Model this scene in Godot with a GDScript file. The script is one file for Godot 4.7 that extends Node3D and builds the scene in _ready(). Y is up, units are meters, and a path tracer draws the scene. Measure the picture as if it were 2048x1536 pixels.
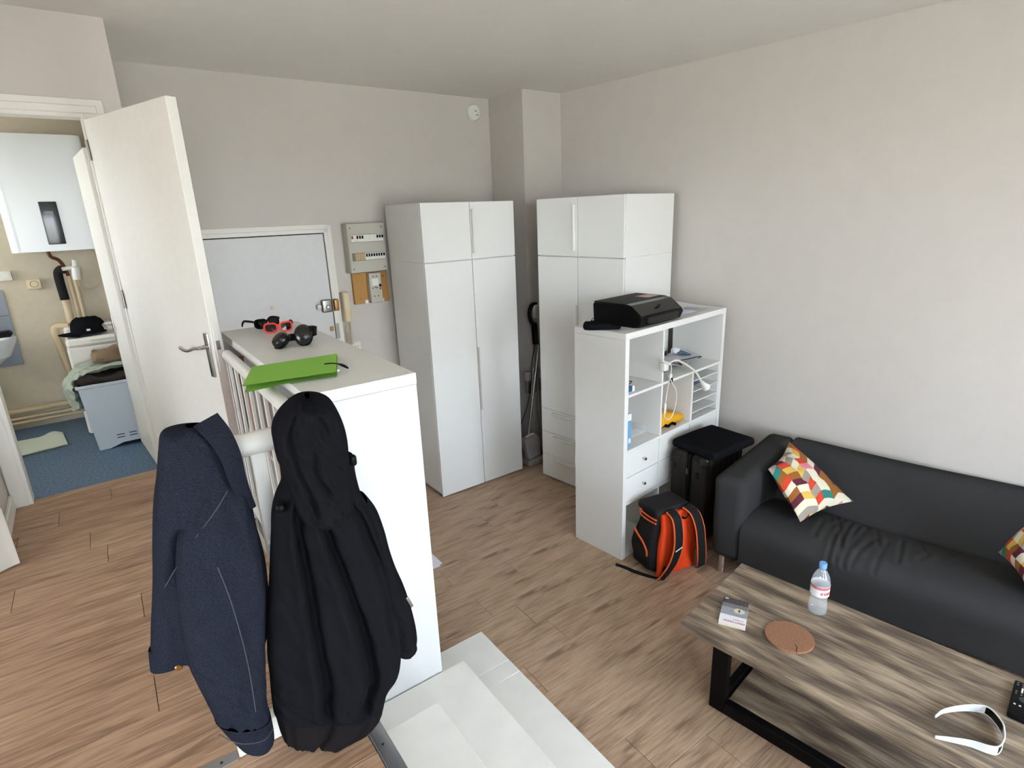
extends Node3D
# A small studio flat: raised landing with a stair rail on the left, bathroom beyond it,
# lower living room with wardrobes, open shelf, sofa and coffee table on the right.

const H := 3.072          # ceiling
const PH := 0.86          # raised landing
var FB := Transform3D(Basis(Vector3.UP, -0.0968), Vector3(-0.357, 0, 0))        # back wall: x along, z out of the wall
var FP := Transform3D(Basis(Vector3.UP, -0.1251), Vector3(-2.4241, 0, 2.1361))  # steps, rail, long cabinet
var FWL := Transform3D(Basis(Vector3.UP, -0.1107), Vector3(-1.5141, 0, 0.5661))
var FWR := Transform3D(Basis(Vector3.UP, -0.0067), Vector3(-0.6754, 0, 1.6547))
var FK := Transform3D(Basis(Vector3.UP, -0.0187), Vector3(-1.2261, 0, 2.0826))
var FS := Transform3D(Basis(Vector3.UP, 0.0693), Vector3(-0.1004, 0, 2.4086))
var FT := Transform3D(Basis(Vector3.UP, 0.0176), Vector3(-1.9578, 0, 2.9239))
var M := {}
var used := {}
var rng := RandomNumberGenerator.new()

# ------------------------------------------------------------------ helpers
func begin() -> SurfaceTool:
	var st := SurfaceTool.new()
	st.begin(Mesh.PRIMITIVE_TRIANGLES)
	return st

func T(x: float, y: float, z: float) -> Transform3D:
	return Transform3D(Basis.IDENTITY, Vector3(x, y, z))

func TR(p: Vector3, deg: Vector3) -> Transform3D:
	return Transform3D(Basis.from_euler(deg * PI / 180.0), p)

func tri(st: SurfaceTool, a: Vector3, b: Vector3, c: Vector3, n: Vector3) -> void:
	var m := (c - a).cross(b - a)
	if m.dot(n) < 0:
		var t := b
		b = c
		c = t
		m = -m
	m = m.normalized()
	for v in [a, b, c]:
		st.set_normal(m)
		st.add_vertex(v)

func quad(st: SurfaceTool, a: Vector3, b: Vector3, c: Vector3, d: Vector3, n: Vector3) -> void:
	tri(st, a, b, c, n)
	tri(st, a, c, d, n)

# chamfered box centred at xf
func cbox(st: SurfaceTool, xf: Transform3D, size: Vector3, ch := 0.002) -> void:
	var h := size * 0.5
	var c: float = minf(ch, minf(h.x, minf(h.y, h.z)) * 0.9)
	for i in 3:
		var j := (i + 1) % 3
		var k := (i + 2) % 3
		for s in [-1.0, 1.0]:
			var q := []
			for e in [[-1, -1], [1, -1], [1, 1], [-1, 1]]:
				var v := Vector3.ZERO
				v[i] = s * h[i]
				v[j] = e[0] * (h[j] - c)
				v[k] = e[1] * (h[k] - c)
				q.append(xf * v)
			var n := Vector3.ZERO
			n[i] = s
			quad(st, q[0], q[1], q[2], q[3], xf.basis * n)
			for t in [-1.0, 1.0]:
				var w := []
				for e in [[0, -1], [0, 1], [1, 1], [1, -1]]:
					var v := Vector3.ZERO
					v[i] = s * (h[i] if e[0] == 0 else h[i] - c)
					v[j] = t * (h[j] - c if e[0] == 0 else h[j])
					v[k] = e[1] * (h[k] - c)
					w.append(xf * v)
				var m := Vector3.ZERO
				m[i] = s
				m[j] = t
				quad(st, w[0], w[1], w[2], w[3], xf.basis * m)
	for sx in [-1.0, 1.0]:
		for sy in [-1.0, 1.0]:
			for sz in [-1.0, 1.0]:
				var s := Vector3(sx, sy, sz)
				tri(st, xf * Vector3(sx * h.x, sy * (h.y - c), sz * (h.z - c)), xf * Vector3(sx * (h.x - c), sy * h.y, sz * (h.z - c)), xf * Vector3(sx * (h.x - c), sy * (h.y - c), sz * h.z), xf.basis * s)

# box given by two corners
func span(st: SurfaceTool, a: Vector3, b: Vector3, ch := 0.0015, xf := Transform3D.IDENTITY) -> void:
	cbox(st, xf * Transform3D(Basis.IDENTITY, (a + b) * 0.5), (b - a).abs(), ch)

# grid surface from a function(u, v) -> Vector3, smooth
func grid(st: SurfaceTool, fn: Callable, nu: int, nv: int, uv_scale := Vector2.ONE) -> void:
	var p := []
	for i in nu + 1:
		var row := []
		for j in nv + 1:
			row.append(fn.call(float(i) / nu, float(j) / nv))
		p.append(row)
	for i in nu:
		for j in nv:
			var uv := [Vector2(i, j), Vector2(i + 1, j), Vector2(i + 1, j + 1), Vector2(i, j + 1)]
			var q: Array = [p[i][j], p[i + 1][j], p[i + 1][j + 1], p[i][j + 1]]
			for k in [0, 1, 2, 0, 2, 3]:
				st.set_uv(uv[k] / Vector2(nu, nv) * uv_scale)
				st.add_vertex(q[k])

# rounded box; "warp" may move the points
func rbox(st: SurfaceTool, xf: Transform3D, size: Vector3, r: float, seg := 3, sub := 1, warp = null) -> void:
	var h := size * 0.5
	r = minf(r, minf(h.x, minf(h.y, h.z)) * 0.999)
	var hi := h - Vector3.ONE * r
	var cs := []
	for ax in 3:
		var l := []
		for k in seg:
			l.append(-hi[ax] - r * tan(PI / 4 * (1.0 - float(k) / seg)))
		for k in sub + 1:
			l.append(lerpf(-hi[ax], hi[ax], float(k) / sub))
		for k in range(1, seg + 1):
			l.append(hi[ax] + r * tan(PI / 4 * float(k) / seg))
		cs.append(l)
	for i in 3:
		var j := (i + 1) % 3
		var k := (i + 2) % 3
		for s in [-1.0, 1.0]:
			var pts := []
			for a in cs[j]:
				var row := []
				for b in cs[k]:
					var q := Vector3.ZERO
					q[i] = s * h[i]
					q[j] = a
					q[k] = b
					var inn := q.clamp(-hi, hi)
					var dir := (q - inn).normalized()
					var o := inn + dir * r
					if warp != null:
						o = warp.call(o, h)
					row.append(xf * o)
				pts.append(row)
			for a in pts.size() - 1:
				for b in pts[0].size() - 1:
					var q4 := [pts[a][b], pts[a + 1][b], pts[a + 1][b + 1], pts[a][b + 1]]
					var order := [0, 2, 1, 0, 3, 2] if s > 0 else [0, 1, 2, 0, 2, 3]
					for m in order:
						st.add_vertex(q4[m])

func tube(st: SurfaceTool, pts: Array, r, sides := 8, closed := false) -> void:
	var n := pts.size()
	if n < 2:
		return
	var rings := []
	var up := Vector3.UP
	var prev := Vector3.ZERO
	var nrm := Vector3.ZERO
	for i in n:
		var a: Vector3 = pts[(i - 1 + n) % n] if (i > 0 or closed) else pts[0]
		var b: Vector3 = pts[(i + 1) % n] if (i < n - 1 or closed) else pts[n - 1]
		var t := (b - a).normalized()
		if i == 0:
			nrm = t.cross(up)
			if nrm.length() < 0.05:
				nrm = t.cross(Vector3.RIGHT)
			nrm = nrm.normalized()
		else:
			nrm = (nrm - t * nrm.dot(t)).normalized()
		var bn := t.cross(nrm)
		var rad: float = r[i] if r is Array else r
		var ring := []
		for k in sides:
			var ang := TAU * k / sides
			var d := nrm * cos(ang) + bn * sin(ang)
			ring.append([pts[i] + d * rad, d])
		rings.append(ring)
		prev = t
	var last := n if closed else n - 1
	for i in last:
		var r0: Array = rings[i]
		var r1: Array = rings[(i + 1) % n]
		for k in sides:
			var k2 := (k + 1) % sides
			var q := [r0[k], r1[k], r1[k2], r0[k2]]
			for m in [0, 1, 2, 0, 2, 3]:
				st.set_normal(q[m][1])
				st.add_vertex(q[m][0])
	if not closed:
		for e in [[0, -1.0], [n - 1, 1.0]]:
			var ring: Array = rings[e[0]]
			var dir: Vector3 = ((pts[1] - pts[0]) if e[0] == 0 else (pts[n - 1] - pts[n - 2])).normalized() * e[1]
			for k in range(1, sides - 1):
				tri(st, ring[0][0], ring[k][0], ring[k + 1][0], dir)

# smooth curve through points
func curve(pts: Array, per := 6) -> Array:
	var out := []
	var n := pts.size()
	for i in n - 1:
		var p0: Vector3 = pts[maxi(i - 1, 0)]
		var p1: Vector3 = pts[i]
		var p2: Vector3 = pts[i + 1]
		var p3: Vector3 = pts[mini(i + 2, n - 1)]
		for k in per:
			out.append(p1.cubic_interpolate(p2, p0, p3, float(k) / per))
	out.append(pts[n - 1])
	return out

# profile of Vector2(radius, height) turned round the y axis of xf
func lathe(st: SurfaceTool, xf: Transform3D, prof: Array, seg := 24) -> void:
	var area := 0.0
	var loop: Array = prof.duplicate()
	loop.append(Vector2(0, prof[prof.size() - 1].y))
	loop.append(Vector2(0, prof[0].y))
	for i in loop.size():
		area += loop[i].cross(loop[(i + 1) % loop.size()])
	var sg := -1.0 if area < 0 else 1.0
	for i in prof.size() - 1:
		var a: Vector2 = prof[i]
		var b: Vector2 = prof[i + 1]
		var t := (b - a).normalized()
		var nr := Vector2(t.y, -t.x) * sg
		for k in seg:
			var q := []
			for e in [[a, k], [b, k], [b, k + 1], [a, k + 1]]:
				var ang: float = TAU * e[1] / seg
				q.append([xf * Vector3(cos(ang) * e[0].x, e[0].y, sin(ang) * e[0].x), xf.basis * Vector3(cos(ang) * nr.x, nr.y, sin(ang) * nr.x)])
			for m in ([0, 2, 1, 0, 3, 2] if sg > 0 else [0, 1, 2, 0, 2, 3]):
				st.set_normal(q[m][1])
				st.add_vertex(q[m][0])

# polygon (x, y) pushed out along z from z0 to z1
func prism(st: SurfaceTool, xf: Transform3D, poly: PackedVector2Array, z0: float, z1: float) -> void:
	var idx := Geometry2D.triangulate_polygon(poly)
	for e in [[z0, -1.0], [z1, 1.0]]:
		for i in range(0, idx.size(), 3):
			var a := poly[idx[i]]
			var b := poly[idx[i + 1]]
			var c := poly[idx[i + 2]]
			tri(st, xf * Vector3(a.x, a.y, e[0]), xf * Vector3(b.x, b.y, e[0]), xf * Vector3(c.x, c.y, e[0]), xf.basis * Vector3(0, 0, e[1] * (1.0 if z1 > z0 else -1.0)))
	var area := 0.0
	for i in poly.size():
		area += poly[i].cross(poly[(i + 1) % poly.size()])
	for i in poly.size():
		var a := poly[i]
		var b := poly[(i + 1) % poly.size()]
		var nn := Vector2(b.y - a.y, a.x - b.x) * signf(area)
		quad(st, xf * Vector3(a.x, a.y, z0), xf * Vector3(b.x, b.y, z0), xf * Vector3(b.x, b.y, z1), xf * Vector3(a.x, a.y, z1), xf.basis * Vector3(nn.x, nn.y, 0))

func numbered(called: String) -> String:
	if not used.has(called):
		used[called] = 0
		return called
	used[called] += 1
	return "%s_%03d" % [called, used[called]]

# commit a SurfaceTool as ONE named mesh; smooth = let Godot work out the normals
func obj(called: String, st, m: Material, parent: Node = self, xf := Transform3D.IDENTITY, smooth := false) -> MeshInstance3D:
	var mi := MeshInstance3D.new()
	if st is SurfaceTool:
		if smooth:
			st.index()
			st.generate_normals()
		mi.mesh = st.commit()
	else:
		mi.mesh = st
	mi.material_override = m
	mi.name = numbered(called) if parent == self else called
	mi.cast_shadow = GeometryInstance3D.SHADOW_CASTING_SETTING_ON
	parent.add_child(mi, true)
	mi.transform = xf
	return mi

func thing(called: String, label: String, category: String, xf := Transform3D.IDENTITY, group := "") -> Node3D:
	var o := Node3D.new()
	o.name = numbered(called)
	add_child(o)
	o.transform = xf
	tag(o, label, category, group)
	return o

func tag(o: Node, label: String, category: String, group := "") -> Node:
	o.set_meta("label", label)
	o.set_meta("category", category)
	if group != "":
		o.set_meta("group", group)
	return o

func struct(called: String, st, m: Material, xf := Transform3D.IDENTITY, label := "", smooth := false) -> MeshInstance3D:
	var o := obj(called, st, m, self, xf, smooth)
	o.set_meta("kind", "structure")
	if label != "":
		o.set_meta("label", label)
	return o

func structroot(called: String, label: String, xf := Transform3D.IDENTITY) -> Node3D:
	var o := Node3D.new()
	o.name = numbered(called)
	add_child(o)
	o.transform = xf
	o.set_meta("kind", "structure")
	o.set_meta("label", label)
	return o

func boxpart(called: String, a: Vector3, b: Vector3, m: Material, parent: Node, ch := 0.0015) -> MeshInstance3D:
	var st := begin()
	span(st, a, b, ch)
	return obj(called, st, m, parent)

func text_part(called: String, s: String, size: float, m: Material, parent: Node, xf: Transform3D, depth := 0.0006, font := "Droid Sans", weight := 400) -> MeshInstance3D:
	var t := TextMesh.new()
	t.text = s
	var f := SystemFont.new()
	f.font_names = PackedStringArray([font])
	f.font_weight = weight
	t.font = f
	t.font_size = 64
	t.pixel_size = size / 64.0
	t.depth = depth
	return obj(called, t, m, parent, xf)

# ------------------------------------------------------------------ materials
func mat(c: Color, rough := 0.6, metal := 0.0) -> StandardMaterial3D:
	var m := StandardMaterial3D.new()
	m.albedo_color = c
	m.roughness = rough
	m.metallic = metal
	return m

func noise_tex(freq: float, seed_: int, lo: Color, hi: Color, size := 256, oct := 4, normal := false, bump := 2.0) -> NoiseTexture2D:
	var n := FastNoiseLite.new()
	n.noise_type = FastNoiseLite.TYPE_SIMPLEX
	n.frequency = freq
	n.seed = seed_
	n.fractal_octaves = oct
	var t := NoiseTexture2D.new()
	t.width = size
	t.height = size
	t.seamless = true
	t.noise = n
	if normal:
		t.as_normal_map = true
		t.bump_strength = bump
	else:
		var g := Gradient.new()
		g.set_color(0, lo)
		g.set_color(1, hi)
		t.color_ramp = g
	return t

func grainy(c: Color, amount: float, freq: float, scale: float, rough: float, seed_ := 1, bump := 0.0) -> StandardMaterial3D:
	var m := mat(Color.WHITE, rough)
	m.albedo_texture = noise_tex(freq, seed_, c * (1.0 - amount), c.lerp(Color.WHITE, amount * 0.6) if c.get_luminance() > 0.3 else c * (1.0 + amount), 256)
	m.uv1_triplanar = true
	m.uv1_scale = Vector3.ONE * scale
	if bump > 0:
		m.normal_enabled = true
		m.normal_texture = noise_tex(freq, seed_ + 7, Color.BLACK, Color.WHITE, 256, 3, true, bump)
		m.normal_scale = 0.5
	return m

# oak board picture: grain runs along x; one picture holds several boards stacked in y
func wood_image(w: int, h: int, seed_: int, dark: Color, mid: Color, light: Color, knots: int, streak := 1.0, band := 0.30) -> Image:
	var n1 := FastNoiseLite.new()
	n1.seed = seed_
	n1.frequency = 0.012
	n1.fractal_octaves = 4
	var n2 := FastNoiseLite.new()
	n2.seed = seed_ + 5
	n2.frequency = 0.05
	n2.fractal_octaves = 3
	var n3 := FastNoiseLite.new()
	n3.seed = seed_ + 9
	n3.frequency = 0.006
	n3.fractal_octaves = 2
	var r := RandomNumberGenerator.new()
	r.seed = seed_
	var ks := []
	for i in knots:
		ks.append([r.randf() * w, r.randf() * h, r.randf_range(5, 12), r.randf_range(0.3, 1.0)])
	var img := Image.create(w, h, false, Image.FORMAT_RGB8)
	for y in h:
		for x in w:
			var yy := float(y)
			var dk := 0.0
			for k in ks:
				var dx: float = (x - k[0]) / (k[2] * 5.0)
				var dy: float = (y - k[1]) / k[2]
				var d2 := dx * dx + dy * dy
				if d2 < 9.0:
					var e := exp(-d2)
					yy += dy * e * k[2] * 1.6
					dk += exp(-d2 * 1.4) * k[3]
			var a := n1.get_noise_2d(x * 0.50, yy * 7.0)
			var b := n2.get_noise_2d(x * 0.22, yy * 9.0)
			var c := n3.get_noise_2d(x * 0.5, yy * 2.5)
			var v := 0.5 + a * 0.45 * streak + b * 0.40 * streak + c * band * streak
			v -= dk * (0.75 + 0.5 * b)
			var col: Color = dark.lerp(mid, clampf(v * 2.0, 0, 1)) if v < 0.5 else mid.lerp(light, clampf(v * 2.0 - 1.0, 0, 1))
			img.set_pixel(x, y, col)
	img.generate_mipmaps()
	return img

func tex_mat(img: Image, rough: float) -> StandardMaterial3D:
	var m := mat(Color.WHITE, rough)
	m.albedo_texture = ImageTexture.create_from_image(img)
	return m

func make_materials() -> void:
	M.wall = grainy(Color(0.785, 0.762, 0.735), 0.012, 0.02, 0.8, 0.9, 3)
	M.ceiling = grainy(Color(0.89, 0.88, 0.855), 0.012, 0.02, 0.8, 0.9, 4)
	M.trim = mat(Color(0.87, 0.86, 0.83), 0.45)
	M.doorwhite = grainy(Color(0.89, 0.88, 0.85), 0.015, 0.03, 2.0, 0.4, 5)
	M.white = mat(Color(0.89, 0.89, 0.875), 0.35)
	M.whitecase = mat(Color(0.80, 0.805, 0.80), 0.4)
	M.white2 = mat(Color(0.88, 0.875, 0.85), 0.4)
	M.white_edge = mat(Color(0.82, 0.81, 0.78), 0.5)
	M.cream = grainy(Color(0.79, 0.75, 0.67), 0.03, 0.04, 1.5, 0.8, 6)
	M.step = grainy(Color(0.935, 0.93, 0.905), 0.03, 0.02, 1.0, 0.5, 8)
	M.alu = mat(Color(0.62, 0.62, 0.63), 0.4, 0.9)
	M.chrome = mat(Color(0.80, 0.80, 0.80), 0.15, 1.0)
	M.steel = mat(Color(0.60, 0.59, 0.57), 0.3, 1.0)
	M.brass = mat(Color(0.62, 0.45, 0.28), 0.35, 1.0)
	M.black = mat(Color(0.035, 0.035, 0.038), 0.45)
	M.gap = mat(Color(0.10, 0.10, 0.10), 0.9)
	M.railwhite = mat(Color(0.88, 0.875, 0.85), 0.3)
	M.floor = tex_mat(wood_image(1024, 512, 11, Color(0.50, 0.405, 0.325), Color(0.695, 0.585, 0.485), Color(0.775, 0.67, 0.57), 22, 0.75), 0.5)
	M.floor2 = tex_mat(wood_image(1024, 512, 31, Color(0.47, 0.355, 0.27), Color(0.645, 0.515, 0.41), Color(0.74, 0.62, 0.51), 4, 0.95), 0.5)
	M.tablewood = tex_mat(wood_image(1024, 512, 57, Color(0.32, 0.27, 0.225), Color(0.485, 0.425, 0.36), Color(0.66, 0.59, 0.50), 6, 0.95, 0.75), 0.55)
	M.sofa = grainy(Color(0.222, 0.221, 0.224), 0.12, 0.4, 9.0, 0.95, 21, 1.2)

# ------------------------------------------------------------------ camera, sky, exposure
func setup_view() -> void:
	var cam := Camera3D.new()
	cam.name = "camera"
	cam.fov = 67.981
	cam.near = 0.02
	var yaw := 0.7387
	var pitch := 0.2911
	var roll := -0.0396
	var fwd := Vector3(sin(yaw) * cos(pitch), -sin(pitch), -cos(yaw) * cos(pitch))
	var right := Vector3(cos(yaw), 0, sin(yaw))
	var up := right.cross(fwd)
	var r2 := cos(roll) * right + sin(roll) * up
	var u2 := -sin(roll) * right + cos(roll) * up
	cam.transform = Transform3D(Basis(r2, u2, -fwd), Vector3(-3.8287, 2.1465, 3.9699))
	add_child(cam)
	cam.current = true
	var we := WorldEnvironment.new()
	we.name = "world_environment"
	var env := Environment.new()
	env.background_mode = Environment.BG_SKY
	var sm := ProceduralSkyMaterial.new()
	sm.sky_top_color = Color(0.80, 0.88, 0.98)
	sm.sky_horizon_color = Color(0.93, 0.965, 1.0)
	sm.sky_curve = 0.4
	sm.ground_horizon_color = Color(0.84, 0.86, 0.86)
	sm.ground_bottom_color = Color(0.74, 0.75, 0.74)
	sm.energy_multiplier = 29.0
	var sky := Sky.new()
	sky.sky_material = sm
	env.sky = sky
	env.tonemap_mode = Environment.TONE_MAPPER_LINEAR
	env.tonemap_exposure = 1.0
	env.sdfgi_enabled = true
	env.ssao_enabled = true
	env.ssil_enabled = true
	we.environment = env
	add_child(we)

# ------------------------------------------------------------------ shell of the flat
# one board of the floor: top at y 0, grain along x, picture offset by uv0
func plank_mesh(x0: float, x1: float, z0: float, z1: float, uv0: Vector2, thick := 0.012) -> ArrayMesh:
	var st := begin()
	var c := 0.0012
	var g := 0.0008
	x0 += g
	x1 -= g
	z0 += g
	z1 -= g
	var top := [Vector3(x0 + c, 0, z0 + c), Vector3(x1 - c, 0, z0 + c), Vector3(x1 - c, 0, z1 - c), Vector3(x0 + c, 0, z1 - c)]
	var low := [Vector3(x0, -c, z0), Vector3(x1, -c, z0), Vector3(x1, -c, z1), Vector3(x0, -c, z1)]
	var bot := []
	for v in low:
		bot.append(Vector3(v.x, -thick, v.z))
	var uvf := func(v: Vector3) -> Vector2: return uv0 + Vector2((v.x - x0) / 1.5, (v.z - z0) / 0.76)
	var faces := [[top[0], top[1], top[2], top[3], Vector3.UP]]
	for i in 4:
		var j := (i + 1) % 4
		var o: Vector3 = (low[i] + low[j]) * 0.5 - Vector3((x0 + x1) * 0.5, 0, (z0 + z1) * 0.5)
		o.y = 0
		faces.append([top[i], top[j], low[j], low[i], o.normalized() + Vector3.UP])
		faces.append([low[i], low[j], bot[j], bot[i], o])
	for f in faces:
		var order := [0, 1, 2, 0, 2, 3]
		var m: Vector3 = (f[2] - f[0]).cross(f[1] - f[0])
		if m.dot(f[4]) < 0:
			order = [0, 2, 1, 0, 3, 2]
			m = -m
		m = m.normalized()
		for k in order:
			st.set_normal(m)
			st.set_uv(uvf.call(f[k]))
			st.add_vertex(f[k])
	return st.commit()

# rows of boards; "seams" gives the end joint of some rows, the others are staggered at random
func lay_planks(parent: Node3D, m: Material, bounds: Rect2, width: float, length: float, seed_: int, seams: Dictionary, zmin: float) -> void:
	var r := RandomNumberGenerator.new()
	r.seed = seed_
	var rows := int(ceil(bounds.size.y / width))
	for i in rows:
		var z0 := maxf(bounds.position.y + i * width, zmin)
		var z1 := bounds.position.y + (i + 1) * width
		var off := r.randf() * length
		var x := bounds.position.x - off
		if seams.has(i):
			x = seams[i] - length * ceil((seams[i] - bounds.position.x) / length)
		while x < bounds.end.x:
			var a := maxf(x, bounds.position.x)
			var b := minf(x + length, bounds.end.x)
			var uv := Vector2(r.randf() * 0.13, r.randf() * 0.74)
			if b - a > 0.02:
				obj("plank", plank_mesh(a, b, z0, z1, uv), m, parent)
			x += length

func wall_box(called: String, a: Vector3, b: Vector3, m: Material, xf := Transform3D.IDENTITY, label := "") -> MeshInstance3D:
	var st := begin()
	span(st, a, b, 0.0, xf)
	return struct(called, st, m, Transform3D.IDENTITY, label)

# wall in the plane z = 0 of xf, thick towards +z, with window openings [x0, x1, y0, y1, name, label]
func window_wall(called: String, xf: Transform3D, x0: float, x1: float, wins: Array) -> void:
	var st := begin()
	var x := x0
	for w in wins:
		span(st, Vector3(x, -0.1, 0), Vector3(w[0], H, 0.42), 0, xf)
		span(st, Vector3(w[0], -0.1, 0), Vector3(w[1], w[2], 0.42), 0, xf)
		span(st, Vector3(w[0], w[3], 0), Vector3(w[1], H, 0.42), 0, xf)
		x = w[1]
	span(st, Vector3(x, -0.1, 0), Vector3(x1, H, 0.42), 0, xf)
	struct(called, st, M.wall)
	for w in wins:
		var wn := structroot(w[4], w[5], xf * T((w[0] + w[1]) * 0.5, 0, 0.34))
		var hw: float = (w[1] - w[0]) * 0.5
		st = begin()
		span(st, Vector3(-hw, w[2], -0.03), Vector3(-hw + 0.06, w[3], 0.03))
		span(st, Vector3(hw - 0.06, w[2], -0.03), Vector3(hw, w[3], 0.03))
		span(st, Vector3(-0.05, w[2], -0.03), Vector3(0.05, w[3], 0.03))
		span(st, Vector3(-hw, w[2], -0.03), Vector3(hw, w[2] + 0.07, 0.03))
		span(st, Vector3(-hw, w[3] - 0.07, -0.03), Vector3(hw, w[3], 0.03))
		obj("window_frame", st, M.trim, wn)
		for s in [-1, 1]:
			boxpart("pane", Vector3(minf(s * 0.05, s * (hw - 0.06)), w[2] + 0.07, -0.003), Vector3(maxf(s * 0.05, s * (hw - 0.06)), w[3] - 0.07, 0.003), M.glass, wn)

func build_shell() -> void:
	# lower floor, boards laid along the steps
	var fl := structroot("floor", "brown oak-effect plank floor of the lower living room", FP)
	boxpart("underlay", Vector3(-0.80, -0.10, -2.75), Vector3(3.2, -0.013, 4.3), M.gap, fl)
	lay_planks(fl, M.floor, Rect2(-0.80, -2.815, 3.9, 7.0), 0.1955, 1.29, 4, {8: 0.78, 10: 0.21, 11: 0.598, 13: 0.398, 18: 0.257, 19: 0.541}, -2.74)
	# raised landing
	var up := structroot("floor", "brown plank floor of the raised landing by the stair rail", FP * T(0, PH, 0))
	boxpart("underlay", Vector3(-5.45, -0.12, -1.515), Vector3(-0.835, -0.013, 4.2), M.gap, up)
	boxpart("riser", Vector3(-0.835, -PH, -1.53), Vector3(-0.81, -0.013, 4.2), M.trim, up)
	lay_planks(up, M.floor2, Rect2(-5.4, -1.5985, 4.569, 5.75), 0.1645, 1.15, 9, {2: -1.537, 4: -1.418, 6: -1.651, 8: -1.267}, -1.515)
	# ceiling
	wall_box("ceiling", Vector3(-8.3, H, -2.6), Vector3(0.2, H + 0.12, 6.2), M.ceiling)
	# walls
	wall_box("wall_right", Vector3(0, -0.1, -1.2), Vector3(0.15, H, 6.1), M.wall, Transform3D.IDENTITY, "plain white wall behind the sofa")
	wall_box("wall_back", Vector3(-2.80, -0.1, -0.15), Vector3(0.45, H, 0), M.wall, FB, "white back wall with the entrance door")
	wall_box("wall_corner", Vector3(0, -0.1, -0.01), Vector3(0.45, H, 0.4572), M.wall, FB, "white boxed-in pillar in the room corner")
	# bathroom partition with doorway (u -3.475 .. -2.887)
	var d0 := -3.475
	var d1 := -2.887
	var dt := 2.70
	var st := begin()
	span(st, Vector3(d1 + 0.005, -0.1, 0.727), Vector3(-2.724, H, 0.807), 0.0, FB)
	span(st, Vector3(d0, dt, 0.727), Vector3(d1 + 0.005, H, 0.807), 0.0, FB)
	span(st, Vector3(-3.56, -0.1, 0.727), Vector3(d0, H, 0.807), 0.0, FB)
	struct("wall_bathroom", st, M.wall, Transform3D.IDENTITY, "white partition wall around the bathroom doorway")
	wall_box("wall_hall", Vector3(-2.80, -0.1, -0.78), Vector3(-2.726, H, 0.80), M.wall, FB, "white return wall beside the entrance door")
	wall_box("wall_left", Vector3(-3.62, PH - 0.1, 0.80), Vector3(-3.535, H, 1.42), M.wall, FB, "short white wall left of the bathroom doorway")
	wall_box("wall_kitchen", Vector3(-7.75, PH - 0.1, 1.34), Vector3(-3.62, H, 1.42), M.wall, FB)
	# outer walls with a window each: behind the camera and far to the left
	var zf := 5.9
	var xl := -8.0
	window_wall("wall_front", T(0, 0, zf), -8.15, 0.1, [[-5.2, -3.7, 1.05, 2.75, "window_3", "white casement window behind the camera on the landing"], [-2.50, -1.20, 0.50, 2.72, "window_1", "tall white casement window behind the camera"]])
	window_wall("wall_far_left", Transform3D(Basis(Vector3.UP, -PI / 2), Vector3(xl, 0, 0)), 0.5, 6.1, [[2.0, 4.4, 1.15, 2.65, "window_2", "white casement window far to the left"]])
	# bathroom shell
	wall_box("floor_bathroom", Vector3(-4.75, PH - 0.1, -0.72), Vector3(-2.726, PH - 0.001, 0.772), M.blue, FB, "mottled blue vinyl floor of the bathroom")
	wall_box("wall_bathroom_back", Vector3(-4.8, PH - 0.1, -0.80), Vector3(-2.72, H, -0.68), M.cream, FB, "cream back wall of the bathroom")
	st = begin()
	span(st, Vector3(-4.8, PH - 0.1, -0.75), Vector3(-4.68, 1.75, 1.40), 0, FB)
	span(st, Vector3(-4.8, 2.6, -0.75), Vector3(-4.68, H, 1.40), 0, FB)
	span(st, Vector3(-4.8, 1.7, -0.75), Vector3(-4.68, 2.65, -0.35), 0, FB)
	span(st, Vector3(-4.8, 1.7, 0.45), Vector3(-4.68, 2.65, 1.40), 0, FB)
	struct("wall_bathroom_left", st, M.cream)
	wall_box("wall_bathroom_front", Vector3(-4.75, PH - 0.1, 0.74), Vector3(-3.56, H, 0.80), M.cream, FB)

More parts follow.
